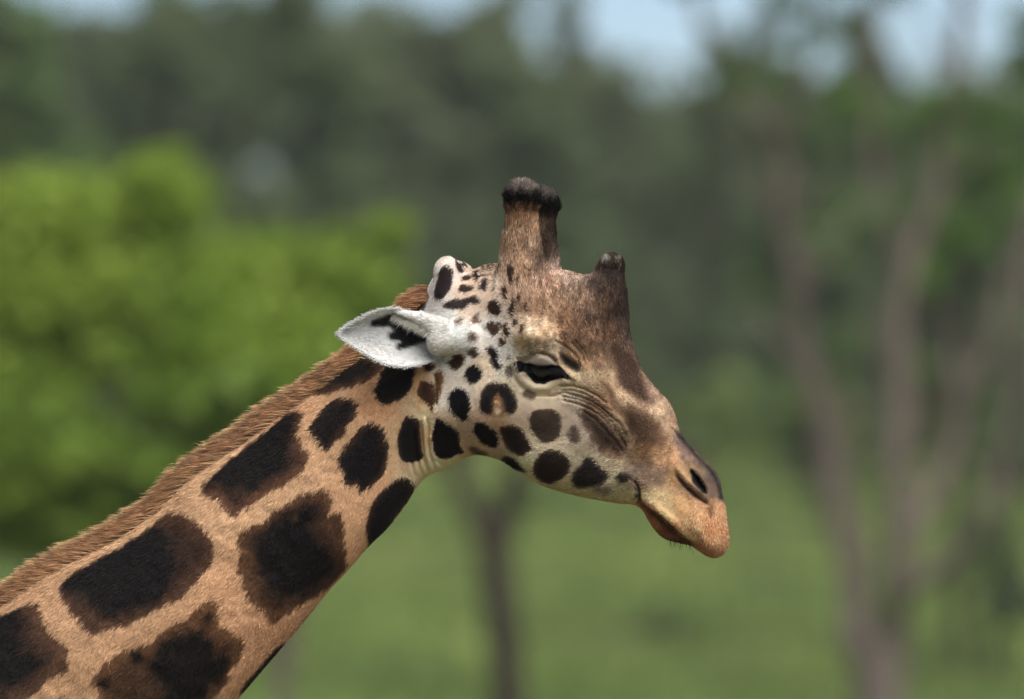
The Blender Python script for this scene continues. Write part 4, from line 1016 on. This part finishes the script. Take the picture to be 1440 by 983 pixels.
D0 = nw*(0.75-0.15*off)[:, None]+tw*(0.75+clump*0.8)+lw*(0.10+0.35*off)[:, None]+rng.normal(0, .10, (NM, 3))
D1 = nw*(0.35+0.05*off)[:, None]+tw*(1.0+clump*0.5)+lw*(-0.05-0.1*off)[:, None]+rng.normal(0, .13, (NM, 3))
headw = sstep(250, 60, s_)
ln = (31+10*rng.random(NM)+16*clump[:, 0])*S*(1-0.28*headw)
topw = sstep(0.42, 0.05, off)[:, None]; lowb = sstep(0.55, 0.95, off)[:, None]
band = fbm(s_/6, off*3, 44)
mid0, mid1 = lin((110, 76, 50)), lin((156, 114, 76))
c0 = lin((116, 82, 56))*topw+(1-topw)*(mid0*(1-lowb)+lin((200, 158, 114))*lowb)
c1 = lin((212, 172, 122))*topw+(1-topw)*(mid1*(1-lowb)+lin((146, 100, 62))*lowb)
sh = np.exp((band-0.5)*1.5)[:, None]; c0 = c0*sh; c1 = c1*sh
red = (0.4*sstep(190, 60, s_))[:, None]
c0 = c0*(1-red)+lin((136, 80, 48))*red; c1 = c1*(1-red)+lin((176, 116, 72))*red
dk = (rng.random(NM) < 0.15)[:, None]
jitc = np.exp(rng.normal(0, 0.3, NM))[:, None]
c0 = np.where(dk, c0*0.5, c0)*jitc; c1 = np.where(dk, c1*0.6, c1)*jitc
V, F, Cc = strands(P0, D0, D1, ln, np.full(NM, 0.62*S), np.clip(c0, 0, .8), np.clip(c1, 0, .85))
mm = mesh_np('mane', V-GO, F); set_col(mm, Cc)
o = add('mane', mm, M_mane, root); o['label'] = 'short upright brown mane with pale tips along the neck'

# fringe inside the ear and down on it
def ear_hair():
    n = 10000
    idx = rng.integers(0, en, n)
    Pe = EV[idx]+rng.normal(0, 1.6, (n, 3))*np.array([1, 1, 0.1])
    P0 = world(Pe[:, 0], Pe[:, 1], Pe[:, 2])
    ex, ey = near_px(Pe[:, 0], Pe[:, 1], Pe[:, 2])
    d0 = np.stack([-np.ones(n), np.full(n, -.14), 0.10*np.ones(n)], 1)+rng.normal(0, .12, (n, 3))
    c = np.empty((n, 3)); c[:] = lin((204, 202, 196)); c = add_spots(ex-3, ey, c, EAR, 0.5)*np.exp(rng.normal(0, .06, n))[:, None]
    a = strands(P0, d0, d0+np.array([0, .25, -.05]), (3.5+3*rng.random(n))*S, np.full(n, .33*S), c, np.clip(c*1.05, 0, .88), 2)
    # long white hairs hanging from the upper rim over the dark hollow
    n = 2400
    t = rng.random(n); x = 556+72*t; y = 440+32*t+rng.normal(0, 4, n)-3
    wv = -(104-14*t+rng.random(n)*6)
    u_, v_ = rest_mid(x, y, wv); P0 = world(u_, v_, wv)
    d0 = np.stack([-np.full(n, .65), np.full(n, -.4), -np.full(n, .55)], 1)+rng.normal(0, .28, (n, 3))
    c = np.tile(lin((222, 216, 200)), (n, 1))*np.exp(rng.normal(0, .12, n))[:, None]
    b = strands(P0, d0, d0+np.array([-.3, .4, -.3]), (5+12*rng.random(n))*S, np.full(n, .3*S), c, np.clip(c, 0, .88), 3)
    # tuft along the rim
    n = 1500
    kk = rng.integers(0, 44, n); cc = np.where(rng.random(n) < .5, 0, 23)
    Pe = EV[kk*24+cc]; P0 = world(Pe[:, 0], Pe[:, 1], Pe[:, 2])
    d0 = np.stack([-np.ones(n)*.8, np.full(n, -.2), np.where(cc > 0, .25, -.35)], 1)+rng.normal(0, .25, (n, 3))
    c = np.tile(lin((222, 220, 212)), (n, 1))
    e_ = strands(P0, d0, d0, (2.0+2.5*rng.random(n))*S, np.full(n, .4*S), c, c, 2)
    Vs, Fs, Cs, off = [], [], [], 0
    for v, f_, c_ in (a, b, e_):
        Vs.append(v); Fs.append(f_+off); Cs.append(c_); off += len(v)
    return np.concatenate(Vs), np.concatenate(Fs), np.concatenate(Cs)
V, F, Cc = ear_hair()
mm = mesh_np('ear_hair', V-GO, F); set_col(mm, Cc)
o = add('ear_hair', mm, M_hair, root); o['label'] = 'white and black hair inside the ear'; o['kind'] = 'stuff'

# eyes
def W_at(px, py):
    """lateral position of the near surface seen at a photo pixel"""
    q = np.hypot(*(np.array(near_px(BV[:, 0], BV[:, 1], BV[:, 2]))-np.array([[px], [py]])))
    q = np.where(BV[:, 2] < 0, q, 1e9)
    i = np.argsort(q)[:6]; return float(BV[i, 2].min())
we = W_at(764, 524)
def sphere(c, r, seg=40, rings=24, sq=(1, 1, 1)):
    th = np.linspace(0, math.pi, rings); ph = np.arange(seg)*2*math.pi/seg
    V = np.stack([np.sin(th)[:, None]*np.cos(ph), np.sin(th)[:, None]*np.sin(ph), np.repeat(np.cos(th)[:, None], seg, 1)], -1)*r*np.array(sq)
    k = np.arange(rings*seg).reshape(rings, seg)
    F = np.stack([k[:-1], k[1:], np.roll(k[1:], -1, 1), np.roll(k[:-1], -1, 1)], -1).reshape(-1, 4)
    return (V+np.array(c)).reshape(-1, 3), F
for sgn in (1, -1):
    w0 = we+22.0
    u_, v_ = rest_mid(np.float64(764), np.float64(518), w0)
    c = world(np.array(u_), np.array(v_), np.array(w0*sgn))
    V, F = sphere(c, 27*S)
    eye = add('eye', mesh_np('eye', V-GO, F), M_eye, root)
    lx = np.array(catmull(zp('e', [(240, 632), (320, 648), (400, 668), (500, 682), (600, 682), (680, 684), (740, 735)]), False, 6))
    n = 240
    t = rng.random(n)*(len(lx)-1); i = t.astype(int); fr = (t-i)[:, None]
    q = lx[i]*(1-fr)+lx[i+1]*fr
    wl = np.full(n, we-9.0)+rng.normal(0, .6, n)
    u_, v_ = rest_mid(q[:, 0], q[:, 1], wl)
    P0 = world(u_, v_, wl*sgn)
    fan = (q[:, 0]-762)/40
    D0 = np.stack([fan*.35, -.9*sgn*np.ones(n), -.55*np.ones(n)], 1)+rng.normal(0, .06, (n, 3))
    D1 = np.stack([fan*.5, -.55*sgn*np.ones(n), -1.0*np.ones(n)], 1)+rng.normal(0, .08, (n, 3))
    cb = np.tile(lin((14, 13, 14)), (n, 1))
    V, F, Cc = strands(P0, D0, D1, (15+6*rng.random(n))*S, np.full(n, .26*S), cb, cb, 4)
    mm = mesh_np('eyelash', V-GO, F); add('eyelash', mm, M_lash, eye)

# whiskers on the lips
n = 46
t = rng.random(n); x = 938+36*t+rng.normal(0, 2, n); y = 754+12*t+rng.normal(0, 2.5, n); wv = -rng.random(n)*26
u_, v_ = rest_mid(x, y, wv); P0 = world(u_, v_, wv)
D0 = np.stack([rng.normal(-.15, .3, n), -rng.random(n)*.6, -np.ones(n)], 1)
V, F, Cc = strands(P0, D0, D0+np.array([0, 0, -.1]), (10+10*rng.random(n))*S, np.full(n, .22*S), np.tile(lin((30, 26, 24)), (n, 1)), np.tile(lin((30, 26, 24)), (n, 1)), 3)
mm = mesh_np('whiskers', V-GO, F); add('whiskers', mm, M_lash, root)

# ------------------------------------------------------------------ the hazy air
hx0, hx1, hy0, hy1, hz0, hz1 = -1600, 1600, -160, 3100, -3, 19
V = [(x, y, z) for x in (hx0, hx1) for y in (hy0, hy1) for z in (hz0, hz1)]
F = [(0, 1, 3, 2), (4, 6, 7, 5), (0, 4, 5, 1), (2, 3, 7, 6), (0, 2, 6, 4), (1, 5, 7, 3)]
hm_, N, L, b = mat_new('pale_haze')
N.remove(b)
pv = N.new('ShaderNodeVolumePrincipled'); pv.inputs['Color'].default_value = (0.93, 0.94, 0.9, 1); pv.inputs['Density'].default_value = 0.00026
L.new(pv.outputs[0], N['Material Output'].inputs['Volume'])
o = add('haze', mesh_np('haze', np.array(V, float), np.array(F), False), hm_); tag(o, 'thin pale haze over the meadow and woodland', 'haze', kind='stuff')
